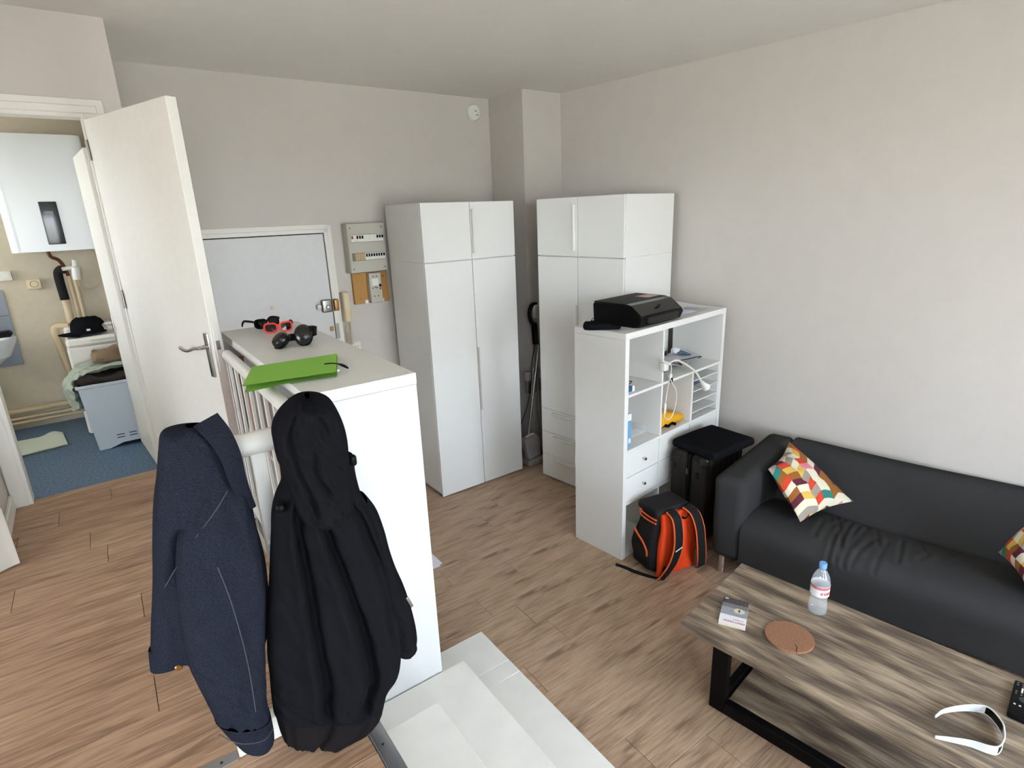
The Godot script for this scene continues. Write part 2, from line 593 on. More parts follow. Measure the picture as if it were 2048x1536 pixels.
# ------------------------------------------------------------------ doors, steps, rail
func build_doors() -> void:
	# bathroom doorway frame
	var fr := structroot("trim_1", "white painted frame of the bathroom doorway", FB)
	var d0 := -3.475
	var d1 := -2.887
	boxpart("jamb", Vector3(d0, PH, 0.715), Vector3(d0 + 0.022, 2.66, 0.812), M.trim, fr)
	boxpart("jamb", Vector3(d1 - 0.006, PH, 0.715), Vector3(d1 + 0.016, 2.66, 0.800), M.trim, fr)
	boxpart("head", Vector3(d0, 2.645, 0.715), Vector3(d1 + 0.016, 2.672, 0.812), M.trim, fr)
	boxpart("casing", Vector3(d0 - 0.055, PH, 0.807), Vector3(d0 + 0.006, 2.70, 0.821), M.trim, fr, 0.004)
	boxpart("casing", Vector3(d1 + 0.004, PH, 0.807), Vector3(d1 + 0.09, 2.70, 0.818), M.trim, fr, 0.004)
	boxpart("casing", Vector3(d0 - 0.055, 2.662, 0.807), Vector3(d1 + 0.09, 2.725, 0.819), M.trim, fr, 0.004)
	boxpart("casing", Vector3(d0 - 0.03, 2.662, 0.815), Vector3(d1 + 0.06, 2.695, 0.826), M.trim, fr, 0.003)
	# bathroom door leaf, standing open towards the camera
	var hinge := Vector3(-3.308, PH, 0.524)
	var dr := structroot("door_1", "white bathroom door standing open with a chrome lever handle", Transform3D(Basis(Vector3.UP, 0.2159), hinge))
	# local z along the leaf, local +x away from the camera side
	boxpart("leaf", Vector3(0, 0.006, 0), Vector3(0.042, 1.775, 0.78), M.doorwhite, dr, 0.002)
	var st := begin()
	rbox(st, T(-0.004, 0.735, 0.742) * Transform3D(Basis(Vector3.RIGHT, -0.02)), Vector3(0.008, 0.20, 0.036), 0.0039, 2)
	obj("handle_plate", st, M.chrome, dr, Transform3D.IDENTITY, true)
	st = begin()
	tube(st, [Vector3(-0.004, 0.775, 0.742), Vector3(-0.04, 0.775, 0.742)], 0.010, 12)
	tube(st, curve([Vector3(-0.045, 0.776, 0.750), Vector3(-0.050, 0.772, 0.71), Vector3(-0.050, 0.758, 0.66), Vector3(-0.050, 0.756, 0.62), Vector3(-0.048, 0.764, 0.585)]), 0.0085, 10)
	obj("lever", st, M.chrome, dr)
	boxpart("latch", Vector3(0.012, 0.76, 0.779), Vector3(0.030, 0.80, 0.786), M.steel, dr)
	boxpart("lock_case", Vector3(0.010, 0.66, 0.7785), Vector3(0.032, 0.88, 0.7815), M.trim, dr)
	st = begin()
	for y in [0.02, 0.9, 1.6]:
		tube(st, [Vector3(-0.006, y, -0.004), Vector3(-0.006, y + 0.09, -0.004)], 0.007, 8)
	obj("hinge", st, M.steel, dr)
	boxpart("threshold", Vector3(d0 + 0.02, PH - 0.004, 0.764), Vector3(d1 - 0.004, PH + 0.004, 0.806), M.threshold, fr, 0.002)
	# second, narrow leaf inside the bathroom
	var d2 := structroot("door_2", "narrow white inner door just inside the bathroom", FB * Transform3D(Basis(Vector3.UP, 0.0603), Vector3(-2.953, PH, 0.0)))
	boxpart("leaf", Vector3(0, 0.006, 0.20), Vector3(0.03, 1.667, 0.712), M.doorwhite, d2, 0.002)
	st = begin()
	rbox(st, T(-0.004, 0.72, 0.235), Vector3(0.008, 0.17, 0.034), 0.0039, 2)
	obj("handle_plate", st, M.chrome, d2, Transform3D.IDENTITY, true)
	st = begin()
	tube(st, [Vector3(-0.004, 0.76, 0.235), Vector3(-0.045, 0.76, 0.235), Vector3(-0.05, 0.758, 0.25), Vector3(-0.05, 0.75, 0.34)], 0.009, 10)
	obj("lever", st, M.chrome, d2)
	# entrance door in the back wall
	var e := structroot("door_3", "flat white entrance door with a peephole and surface bolt", FB)
	boxpart("leaf", Vector3(-2.42, 0.01, 0.0), Vector3(-1.553, 2.055, 0.012), M.doorwhite2, e, 0.002)
	boxpart("shadow_gap", Vector3(-2.425, 0.0, 0.0), Vector3(-1.548, 2.062, 0.004), M.gap, e, 0.0)
	boxpart("jamb", Vector3(-1.548, 0, 0), Vector3(-1.520, 2.090, 0.024), M.trim, e)
	boxpart("head", Vector3(-2.46, 2.062, 0), Vector3(-1.520, 2.090, 0.024), M.trim, e)
	boxpart("casing", Vector3(-1.520, 0, 0), Vector3(-1.490, 2.122, 0.016), M.trim, e)
	boxpart("casing", Vector3(-2.46, 2.090, 0), Vector3(-1.490, 2.122, 0.016), M.trim, e)
	st = begin()
	lathe(st, TR(Vector3(-1.989, 1.562, 0.012), Vector3(90, 0, 0)), [Vector2(0, 0.004), Vector2(0.008, 0.004), Vector2(0.011, 0.002), Vector2(0.011, 0)], 16)
	obj("peephole", st, M.brass, e)
	var bolt := obj("bolt_lock", _rb(T(-1.602, 1.532, 0.030), Vector3(0.075, 0.095, 0.036), 0.010), M.steel, e, Transform3D.IDENTITY, true)
	st = begin()
	lathe(st, TR(Vector3(-1.598, 1.525, 0.048), Vector3(90, 0, 0)), [Vector2(0, 0.022), Vector2(0.012, 0.021), Vector2(0.014, 0.012), Vector2(0.010, 0.0)], 16)
	obj("knob", st, M.chrome, bolt)
	st = begin()
	span(st, Vector3(-1.676, 1.512, 0.022), Vector3(-1.64, 1.548, 0.036), 0.003)
	obj("bolt_bar", st, M.alu, bolt)
	obj("keeper", _rb(T(-1.531, 1.532, 0.038), Vector3(0.036, 0.088, 0.032), 0.008), M.brass, e, Transform3D.IDENTITY, true)
	boxpart("lock_cover", Vector3(-1.590, 1.335, 0.012), Vector3(-1.566, 1.37, 0.022), M.brass, e)
	boxpart("strike_plate", Vector3(-1.546, 1.27, 0.024), Vector3(-1.524, 1.39, 0.027), M.steel, e)

func _rb(xf: Transform3D, size: Vector3, r: float, seg := 3) -> SurfaceTool:
	var st := begin()
	rbox(st, xf, size, r, seg)
	return st

func build_steps() -> void:
	var s := thing("staircase", "three white painted wooden steps beside the long cabinet", "steps", FP)
	var back := 3.4
	var h := PH / 4.0
	boxpart("step", Vector3(-0.355, 0, 0.0), Vector3(0.0, h, 0.2325), M.step, s, 0.003)
	var st := begin()
	span(st, Vector3(-0.355, 0, 0.2335), Vector3(0.0, h, 0.316), 0.002)
	span(st, Vector3(-0.79, 0, 0.316), Vector3(0.0, h, back), 0.003)
	obj("step", st, M.step, s)
	boxpart("step", Vector3(-0.79, h, 0.3165), Vector3(-0.276, h * 2, back), M.step, s, 0.003)
	boxpart("step", Vector3(-0.79, h * 2, 0.631), Vector3(-0.547, h * 3, back), M.step, s, 0.003)
	# metal edge strips of the landing
	var t := structroot("trim_2", "grey aluminium nosing strip along the landing edge", FP)
	st = begin()
	span(st, Vector3(-0.829, PH - 0.002, 0.69), Vector3(-0.791, PH + 0.003, 4.15), 0.001)
	span(st, Vector3(-0.794, PH - 0.035, 0.69), Vector3(-0.789, PH + 0.002, 4.15), 0.001)
	for k in 3:
		span(st, Vector3(-0.803 - 0.009 * k, PH + 0.003, 0.69), Vector3(-0.800 - 0.009 * k, PH + 0.0042, 4.15), 0.0004)
	obj("profile", st, M.alu, t)
	for b in [0.86, 1.3, 1.75]:
		st = begin()
		lathe(st, T(-0.812, PH + 0.003, b), [Vector2(0, 0.0022), Vector2(0.003, 0.002), Vector2(0.004, 0.0)], 10)
		obj("screw", st, M.gap, t)
	t = structroot("trim_3", "flat aluminium joint strip across the landing floor", FP)
	boxpart("strip", Vector3(-2.6, PH - 0.002, 0.642), Vector3(-1.118, PH + 0.003, 0.676), M.alu, t, 0.001)
	for a in [-1.155, -1.45]:
		st = begin()
		lathe(st, T(a, PH + 0.003, 0.66), [Vector2(0, 0.0022), Vector2(0.003, 0.002), Vector2(0.004, 0.0)], 10)
		obj("screw", st, M.gap, t)

func build_rail() -> void:
	var r := thing("stair_railing", "white painted wooden stair railing with round handrail and square balusters", "railing", FP)
	var yr := 1.665
	var yz := 1.602
	var az := -0.776
	var st := begin()
	tube(st, [Vector3(az, yz, 0.63), Vector3(az, yz, -0.70)], 0.0225, 20)
	obj("handrail", st, M.railwhite, r)
	st = begin()
	tube(st, curve([Vector3(-1.115, yr, 0.655), Vector3(-0.93, yr, 0.655), Vector3(-0.84, yr, 0.655), Vector3(-0.80, yz + 0.02, 0.65), Vector3(az, yz, 0.60)], 5), [0.027, 0.027, 0.027, 0.027, 0.027, 0.027, 0.027, 0.027, 0.027, 0.027, 0.027, 0.027, 0.026, 0.026, 0.025, 0.025, 0.024, 0.024, 0.023, 0.023, 0.0225], 20)
	obj("handrail", st, M.railwhite, r)
	boxpart("bottom_rail", Vector3(az - 0.018, PH, -0.70), Vector3(az + 0.018, PH + 0.07, 0.68), M.railwhite, r, 0.003)
	boxpart("bottom_rail", Vector3(-1.115, PH + 0.0035, 0.64), Vector3(az - 0.019, PH + 0.075, 0.676), M.railwhite, r, 0.003)
	for k in 16:
		var b := 0.447 - 0.125 * k
		if b > -0.69:
			boxpart("baluster", Vector3(az - 0.007, PH + 0.07, b - 0.007), Vector3(az + 0.007, yz - 0.025, b + 0.007), M.railwhite, r, 0.002)
	boxpart("newel_post", Vector3(az - 0.022, PH + 0.07, 0.63), Vector3(az + 0.022, yz - 0.02, 0.68), M.railwhite, r, 0.003)
	boxpart("newel_post", Vector3(-1.112, PH + 0.075, 0.64), Vector3(-1.072, yr - 0.02, 0.675), M.railwhite, r, 0.003)
	boxpart("baluster", Vector3(-0.965, PH + 0.075, 0.645), Vector3(-0.931, yr - 0.02, 0.668), M.railwhite, r, 0.002)

# ------------------------------------------------------------------ cupboards and shelves
func handle_bar(called: String, a: Vector3, b: Vector3, m: Material, parent: Node) -> void:
	boxpart(called, a, b, m, parent, 0.004)

func build_wardrobes() -> void:
	# left wardrobe: doors face the camera (+z)
	var w := thing("wardrobe", "tall white two-door wardrobe against the back wall beside the fuse box", "wardrobe", FWL)
	boxpart("body", Vector3(0.0, 0.03, -0.565), Vector3(0.8, 1.832, -0.020), M.white, w, 0.0015)
	for i in 2:
		var x0 := 0.001 + 0.4 * i
		var dr := boxpart("door", Vector3(x0, 0.012, -0.018), Vector3(x0 + 0.3955, 1.8275, 0.0), M.white, w, 0.0015)
		if i == 1:
			handle_bar("handle", Vector3(x0 - 0.001, 0.655, 0.0), Vector3(x0 + 0.014, 1.165, 0.028), M.white2, dr)
	for x in [0.03, 0.74]:
		for z in [-0.52, -0.06]:
			boxpart("foot", Vector3(x, 0.0, z), Vector3(x + 0.035, 0.03, z + 0.035), M.white_edge, w)
	var c := thing("top_cabinet", "white two-door top cabinet stacked on the wardrobe beside the fuse box", "cabinet", FWL)
	boxpart("body", Vector3(0.0, 1.8325, -0.565), Vector3(0.8, 2.238, -0.020), M.white, c, 0.0015)
	for i in 2:
		var x0 := 0.001 + 0.4 * i
		var dr := boxpart("door", Vector3(x0, 1.8345, -0.018), Vector3(x0 + 0.3955, 2.237, 0.0), M.white, c, 0.0015)
		if i == 1:
			handle_bar("handle", Vector3(x0 + 0.004, 1.875, 0.0), Vector3(x0 + 0.021, 2.187, 0.028), M.white2, dr)
	# right wardrobe: doors face the stairs (-x)
	w = thing("wardrobe", "tall white wardrobe with three drawers, partly hidden by the open shelf", "wardrobe", FWR)
	boxpart("body", Vector3(0.020, 0.03, -0.805), Vector3(0.570, 1.832, 0.0), M.white, w, 0.0015)
	for i in 2:
		var z0 := -0.804 + 0.4025 * i
		var dr := boxpart("door", Vector3(0.0, 0.614, z0), Vector3(0.018, 1.8275, z0 + 0.3985), M.white, w, 0.0015)
		if i == 0:
			handle_bar("handle", Vector3(-0.028, 0.98, z0 + 0.383), Vector3(0.0, 1.485, z0 + 0.398), M.white2, dr)
	for i in 3:
		var y0: float = [0.012, 0.210, 0.412][i]
		var y1: float = [0.207, 0.409, 0.611][i]
		var dr := boxpart("drawer", Vector3(0.0, y0, -0.804), Vector3(0.018, y1, -0.002), M.white, w, 0.0015)
		handle_bar("handle", Vector3(-0.028, y1 - 0.034, -0.665), Vector3(0.0, y1 - 0.014, -0.14), M.white2, dr)
	for z in [-0.78, -0.06]:
		boxpart("foot", Vector3(0.05, 0.0, z), Vector3(0.085, 0.03, z + 0.035), M.white_edge, w)
		boxpart("foot", Vector3(0.5, 0.0, z), Vector3(0.535, 0.03, z + 0.035), M.white_edge, w)
	c = thing("top_cabinet", "white two-door top cabinet above the printer, in the room corner", "cabinet", FWR)
	boxpart("body", Vector3(0.020, 1.8325, -0.805), Vector3(0.570, 2.238, 0.0), M.white, c, 0.0015)
	for i in 2:
		var z0 := -0.804 + 0.4025 * i
		var dr := boxpart("door", Vector3(0.0, 1.8345, z0), Vector3(0.018, 2.237, z0 + 0.3985), M.white, c, 0.0015)
		if i == 0:
			handle_bar("handle", Vector3(-0.028, 1.872, z0 + 0.370), Vector3(0.0, 2.192, z0 + 0.387), M.white2, dr)

func build_shelf() -> void:
	var k := thing("cube_shelf", "white open cube shelf with drawers and letter trays, printer on top", "shelf", FK)
	var t := 0.036
	var s := 0.016
	var cw := (1.12 - 2 * t - 2 * s) / 3.0
	var rh := (1.47 - 2 * t - 3 * s) / 4.0
	boxpart("side_panel", Vector3(0, 0, -0.39), Vector3(t, 1.432, 0), M.white, k)
	boxpart("side_panel", Vector3(1.12 - t, 0, -0.39), Vector3(1.12, 1.432, 0), M.white, k)
	boxpart("top_panel", Vector3(0, 1.4325, -0.39), Vector3(1.12, 1.47, 0), M.white, k)
	boxpart("bottom_panel", Vector3(t, 0, -0.39), Vector3(1.12 - t, t, 0), M.white, k)
	var ys := []
	for i in 3:
		var y := t + (i + 1) * rh + i * s
		ys.append(y)
		boxpart("shelf_board", Vector3(t, y, -0.388), Vector3(1.12 - t, y + s, -0.001), M.white, k)
	var xs := [t + cw, t + 2 * cw + s]
	for i in 4:
		var y0 := t + i * (rh + s)
		for j in 2:
			if i == 3 and j == 1:
				continue
			boxpart("divider", Vector3(xs[j], y0 + 0.0005, -0.387), Vector3(xs[j] + s, y0 + rh - 0.0005, -0.001), M.white, k)
	# drawer inserts in the second row from below
	var yd: float = t + rh + s
	for j in 3:
		var x0: float = t + j * (cw + s)
		for i in 2:
			var a := yd + 0.002 + i * (rh * 0.5)
			var b := a + rh * 0.5 - 0.004
			var dr := boxpart("drawer", Vector3(x0 + 0.002, a, -0.36), Vector3(x0 + cw - 0.002, b, -0.004), M.white, k, 0.0015)
			var st := begin()
			lathe(st, TR(Vector3(x0 + cw * 0.5, (a + b) * 0.5, -0.004), Vector3(90, 0, 0)), [Vector2(0, 0.024), Vector2(0.008, 0.0235), Vector2(0.011, 0.018), Vector2(0.006, 0.010), Vector2(0.006, 0.0)], 14)
			obj("knob", st, M.chrome, dr)
	# letter tray insert in the right column
	var x1: float = t + 2 * (cw + s)
	var y1: float = t + 2 * (rh + s)
	var tr := boxpart("tray_insert", Vector3(x1 + 0.001, y1 + 0.001, -0.375), Vector3(x1 + 0.009, y1 + rh - 0.001, -0.004), M.white, k)
	boxpart("tray_side", Vector3(x1 + cw - 0.009, y1 + 0.001, -0.375), Vector3(x1 + cw - 0.001, y1 + rh - 0.001, -0.004), M.white, tr)
	for i in 4:
		var y: float = y1 + rh - 0.076 * (i + 1) + 0.014
		boxpart("tray", Vector3(x1 + 0.009, y, -0.37), Vector3(x1 + cw - 0.009, y + 0.007, -0.004), M.white, tr, 0.001)
	# cardboard back in the middle cube
	boxpart("back_panel", Vector3(xs[0] + s, y1, -0.386), Vector3(xs[1], y1 + rh, -0.378), M.card, k, 0.0)

func build_long_cabinet() -> void:
	var c := thing("bookcase", "long low white bookcase standing along the stair railing", "bookcase", FP)
	var a0 := -0.735
	var a1 := -0.37
	var b0 := -1.053
	var b1 := 0.3135
	boxpart("top_panel", Vector3(a0, 1.612, b0), Vector3(a1, 1.65, b1), M.white, c, 0.0015)
	boxpart("end_panel", Vector3(a0 + 0.001, 0, b1 - 0.038), Vector3(a1 - 0.001, 1.611, b1 - 0.001), M.whitecase, c, 0.0015)
	boxpart("end_panel", Vector3(a0 + 0.001, 0, b0 + 0.001), Vector3(a1 - 0.001, 1.611, b0 + 0.038), M.whitecase, c, 0.0015)
	boxpart("bottom_panel", Vector3(a0 + 0.001, 0.0, b0 + 0.038), Vector3(a1 - 0.001, 0.036, b1 - 0.038), M.whitecase, c)
	for i in 3:
		var y := 0.036 + 0.394 * (i + 1)
		boxpart("shelf_board", Vector3(a0 + 0.002, y - 0.008, b0 + 0.038), Vector3(a1 - 0.002, y + 0.008, b1 - 0.038), M.whitecase, c)
	for i in 4:
		for j in 2:
			var b := lerpf(b0 + 0.038, b1 - 0.038, (j + 1) / 3.0)
			var y := 0.036 + 0.394 * i
			boxpart("divider", Vector3(a0 + 0.003, y + 0.0085, b - 0.008), Vector3(a1 - 0.003, y + 0.3855, b + 0.008), M.whitecase, c)
	var st := begin()
	lathe(st, T(a1 - 0.025, 1.65, b1 - 0.02), [Vector2(0, 0.0012), Vector2(0.006, 0.001), Vector2(0.007, 0.0)], 12)
	obj("screw_cap", st, M.whitecase, c)
	# boxes on its shelves, seen between the balusters
	var cols := [M.pinkbox, M.greybox, M.pinkbox, M.greybox]
	var labs := ["dusty pink storage box on the bookcase shelf, nearest the hooded jacket", "grey storage box in the middle of the bookcase shelf", "dusty pink storage box at the far end of the bookcase"]
	for j in 3:
		var bb := lerpf(b1 - 0.038, b0 + 0.038, (j + 0.5) / 3.0)
		var x := thing("storage_box", labs[j], "box", FP * T(-0.555, 1.226, bb), "storage boxes in the bookcase")
		boxpart("body", Vector3(-0.16, 0.0, -0.15), Vector3(0.15, 0.27, 0.15), cols[j], x, 0.004)
		boxpart("lid", Vector3(-0.164, 0.271, -0.154), Vector3(0.154, 0.31, 0.154), cols[j], x, 0.004)
	var pp := thing("paper_stack", "loose white papers sticking out of the bookcase side", "papers", FP * T(-0.37, 0.832, 0.16))
	for i in 4:
		st = begin()
		var sh := 0.02 * i
		grid(st, func(u, v): return Vector3(-0.16 + 0.235 * u - sh * 0.4, 0.002 + 0.006 * i + 0.03 * maxf(0, u - 0.6) * (1 if i % 2 == 0 else -0.2), -0.12 + 0.2 * v), 6, 2)
		obj("sheet", st, M.paper, pp, Transform3D.IDENTITY, true)

func build_sofa() -> void:
	var s := thing("sofa", "dark grey fabric two-seat sofa on chrome legs against the right wall", "sofa", FS)
	var warp := func(o: Vector3, h: Vector3) -> Vector3:
		var n := sin(o.x * 9.0 + o.y * 5.0) * 0.003 + sin(o.y * 23.0 + o.x * 3.0) * 0.0015
		return o + Vector3(0, n, n)
	for z in [0.155, 1.765]:
		var st := begin()
		rbox(st, T(-0.44, 0.395, z), Vector3(0.88, 0.53, 0.19), 0.055, 5, 10, warp)
		obj("armrest", st, M.sofa, s, Transform3D.IDENTITY, true)
	# seat with creases
	var prof := curve([Vector3(-0.30, 0.34, 0), Vector3(-0.38, 0.362, 0), Vector3(-0.50, 0.395, 0), Vector3(-0.64, 0.422, 0), Vector3(-0.76, 0.430, 0), Vector3(-0.84, 0.415, 0), Vector3(-0.882, 0.37, 0), Vector3(-0.892, 0.31, 0), Vector3(-0.886, 0.22, 0), Vector3(-0.882, 0.13, 0), Vector3(-0.86, 0.125, 0)], 5)
	var creases := [[0.62, -0.42, 0.75, -0.86], [0.70, -0.40, 0.73, -0.88], [0.78, -0.45, 0.78, -0.80], [0.52, -0.46, 0.40, -0.75], [0.95, -0.48, 0.98, -0.80], [0.86, -0.55, 0.80, -0.88], [0.58, -0.55, 0.60, -0.80], [1.10, -0.50, 1.05, -0.70], [0.46, -0.40, 0.43, -0.58], [0.66, -0.42, 0.64, -0.66], [0.74, -0.50, 0.77, -0.90], [0.82, -0.42, 0.88, -0.70], [0.90, -0.60, 0.90, -0.88], [1.02, -0.45, 1.08, -0.62], [0.55, -0.40, 0.50, -0.62], [0.68, -0.66, 0.70, -0.92], [1.20, -0.50, 1.17, -0.66]]
	var st2 := begin()
	grid(st2, func(u, v):
		var f: float = u * (prof.size() - 1)
		var i := mini(int(f), prof.size() - 2)
		var p: Vector3 = prof[i].lerp(prof[i + 1], f - i)
		var z := lerpf(0.24, 1.68, v)
		var dd := 0.0
		for c in creases:
			var a := Vector2(c[1], c[0])
			var b := Vector2(c[3], c[2])
			var q := Geometry2D.get_closest_point_to_segment(Vector2(p.x - maxf(0.0, 0.37 - p.y), z), a, b)
			var d := q.distance_to(Vector2(p.x - maxf(0.0, 0.37 - p.y), z))
			dd += -0.0045 * exp(-pow(d / 0.009, 2)) + 0.0035 * exp(-pow((d - 0.020) / 0.012, 2))
		dd += 0.004 * sin(z * 7.0 + p.x * 4.0)
		var nrm := Vector3(0, 1, 0) if u < 0.5 else Vector3(-0.7, 0.7, 0) if u < 0.62 else Vector3(-1, 0, 0)
		return p + nrm * dd + Vector3(0, 0, z), prof.size() - 1, 150)
	obj("seat", st2, M.sofa, s, Transform3D.IDENTITY, true)
	# backrest
	var bp := curve([Vector3(-0.002, 0.13, 0), Vector3(-0.002, 0.60, 0), Vector3(-0.012, 0.645, 0), Vector3(-0.055, 0.662, 0), Vector3(-0.11, 0.655, 0), Vector3(-0.155, 0.62, 0), Vector3(-0.22, 0.54, 0), Vector3(-0.31, 0.44, 0), Vector3(-0.365, 0.37, 0), Vector3(-0.36, 0.33, 0), Vector3(-0.25, 0.28, 0)], 4)
	st2 = begin()
	grid(st2, func(u, v):
		var f: float = u * (bp.size() - 1)
		var i := mini(int(f), bp.size() - 2)
		var p: Vector3 = bp[i].lerp(bp[i + 1], f - i)
		var z := lerpf(0.245, 1.675, v)
		return p + Vector3(0.003 * sin(z * 6.0), 0.004 * sin(z * 4.0 + 1.0), z), bp.size() - 1, 40)
	obj("backrest", st2, M.sofa, s, Transform3D.IDENTITY, true)
	boxpart("frame", Vector3(-0.86, 0.125, 0.24), Vector3(-0.02, 0.33, 1.68), M.sofa, s, 0.01)
	for p in [[-0.80, 0.115], [-0.08, 0.115], [-0.80, 1.80], [-0.08, 1.80]]:
		st2 = begin()
		lathe(st2, T(p[0], 0, p[1]), [Vector2(0, 0.135), Vector2(0.024, 0.135), Vector2(0.024, 0.004), Vector2(0.021, 0.0), Vector2(0, 0)], 24)
		obj("leg", st2, M.chrome, s)

func pillow(called: String, label: String, c: Array, thick: float, tex: Material, seed_: int) -> void:
	# c: corners in sofa space, in order round the pillow
	var o: Vector3 = (c[0] + c[1] + c[2] + c[3]) * 0.25
	var t := thing(called, label, "cushion", FS * Transform3D(Basis.IDENTITY, o), "patterned cushions on the sofa")
	var nrm: Vector3 = (c[2] - c[0]).cross(c[3] - c[1]).normalized()
	var n := FastNoiseLite.new()
	n.seed = seed_
	n.frequency = 3.0
	for side in [1.0, -1.0]:
		var st := begin()
		grid(st, func(u, v):
			var e := 0.05 * sin(PI * v) * (1 - 0.0)
			var pu := lerpf(0.0, 1.0, u)
			var p: Vector3 = (c[0].lerp(c[1], pu)).lerp(c[3].lerp(c[2], pu), v)
			var mid: Vector3 = o
			# edges drawn in between the corners
			var pull := 0.10 * (pow(absf(2 * u - 1), 4) * sin(PI * v) + pow(absf(2 * v - 1), 4) * sin(PI * u))
			p = p.lerp(mid, pull)
			var b: float = pow(maxf(0.0, sin(PI * u) * sin(PI * v)), 0.55) * thick
			b += n.get_noise_2d(u * 1.2 + side, v * 1.2) * 0.022 * sin(PI * u) * sin(PI * v)
			b += 0.008 * sin(24 * u + 6 * v) * pow(absf(2 * v - 1), 2) * sin(PI * u) * sin(PI * v)
			return p - mid + nrm * b * side, 28, 28)
		obj("cover", st, tex, t, Transform3D.IDENTITY, true)

func print_image() -> Image:
	var cols := [Color(0.86, 0.83, 0.74), Color(0.83, 0.69, 0.32), Color(0.58, 0.36, 0.14), Color(0.85, 0.50, 0.58), Color(0.14, 0.46, 0.43), Color(0.80, 0.25, 0.14), Color(0.36, 0.11, 0.19), Color(0.60, 0.56, 0.51), Color(0.86, 0.83, 0.74)]
	var img := Image.create(384, 384, false, Image.FORMAT_RGB8)
	var r := RandomNumberGenerator.new()
	r.seed = 5
	var pick := []
	for i in 200:
		pick.append(r.randi() % cols.size())
	for y in 384:
		for x in 384:
			var cx := x / 64.0
			var col := int(cx)
			var fx := cx - col
			# slanted bands that zigzag from column to column
			var sl := (fx if col % 2 == 0 else 1.0 - fx) * 0.55 + 0.06 * sin(fx * PI)
			var cy := y / 44.0 + sl
			var row := int(cy)
			var c: Color = cols[pick[(row * 7 + col * 3) % 200]]
			img.set_pixel(x, y, c)
	img.generate_mipmaps()
	return img

func build_cushions() -> void:
	var m := tex_mat(print_image(), 0.9)
	pillow("cushion", "cushion with a colourful retro print leaning in the far sofa corner", [Vector3(-0.225, 0.70, 0.26), Vector3(-0.655, 0.675, 0.285), Vector3(-0.745, 0.455, 0.51), Vector3(-0.335, 0.465, 0.67)], 0.075, m, 3)
	pillow("cushion", "cushion with a colourful retro print at the right end of the sofa", [Vector3(-0.46, 0.76, 1.46), Vector3(-0.53, 0.50, 1.33), Vector3(-0.76, 0.46, 1.46), Vector3(-0.69, 0.72, 1.72)], 0.10, m, 8)

func build_table() -> void:
	var t := thing("coffee_table", "low coffee table with grey-brown wood top, shelf and black steel frame", "table", FT)
	var L := 1.2
	var W := 0.5775
	var slab := func(called: String, x0: float, x1: float, z0: float, z1: float, y0: float, y1: float, off: Vector2) -> void:
		var st := begin()
		var c := 0.003
		var f := [[Vector3(x0 + c, y1, z0 + c), Vector3(x1 - c, y1, z0 + c), Vector3(x1 - c, y1, z1 - c), Vector3(x0 + c, y1, z1 - c)], [Vector3(x0, y1 - c, z0), Vector3(x1, y1 - c, z0), Vector3(x1, y1 - c, z1), Vector3(x0, y1 - c, z1)], [Vector3(x0, y0, z0), Vector3(x1, y0, z0), Vector3(x1, y0, z1), Vector3(x0, y0, z1)]]
		var faces := [[f[0][0], f[0][1], f[0][2], f[0][3], Vector3.UP], [f[2][0], f[2][1], f[2][2], f[2][3], Vector3.DOWN]]
		for i in 4:
			var j := (i + 1) % 4
			var o: Vector3 = (f[2][i] + f[2][j]) * 0.5 - Vector3((x0 + x1) * 0.5, y0, (z0 + z1) * 0.5)
			faces.append([f[0][i], f[0][j], f[1][j], f[1][i], o + Vector3.UP])
			faces.append([f[1][i], f[1][j], f[2][j], f[2][i], o])
		for q in faces:
			var order := [0, 1, 2, 0, 2, 3]
			var n: Vector3 = (q[2] - q[0]).cross(q[1] - q[0])
			if n.dot(q[4]) < 0:
				order = [0, 2, 1, 0, 3, 2]
				n = -n
			for k in order:
				var v: Vector3 = q[k]
				st.set_normal(n.normalized())
				st.set_uv(off + Vector2(v.z / 1.3, (v.x + (y1 - v.y)) / 0.65))
				st.add_vertex(v)
		obj(called, st, M.tablewood, t)
	slab.call("top", 0.0, W, 0.0, L, 0.412, 0.45, Vector2(0, 0))
	slab.call("shelf", 0.142, W - 0.142, 0.178, L - 0.178, 0.044, 0.062, Vector2(0.0, 0.3))
	for x in [0.10, W - 0.14]:
		for z in [0.105, L - 0.175]:
			boxpart("leg", Vector3(x, 0.0, z), Vector3(x + 0.04, 0.412, z + 0.07), M.blackmetal, t, 0.003)
		boxpart("bottom_rail", Vector3(x, 0.0, 0.175), Vector3(x + 0.04, 0.06, L - 0.175), M.blackmetal, t, 0.003)
		boxpart("top_rail", Vector3(x, 0.38, 0.175), Vector3(x + 0.04, 0.411, L - 0.175), M.blackmetal, t, 0.003)
	for z in [0.135, L - 0.165]:
		boxpart("cross_bar", Vector3(0.14, 0.03, z), Vector3(W - 0.14, 0.085, z + 0.03), M.blackmetal, t, 0.002)

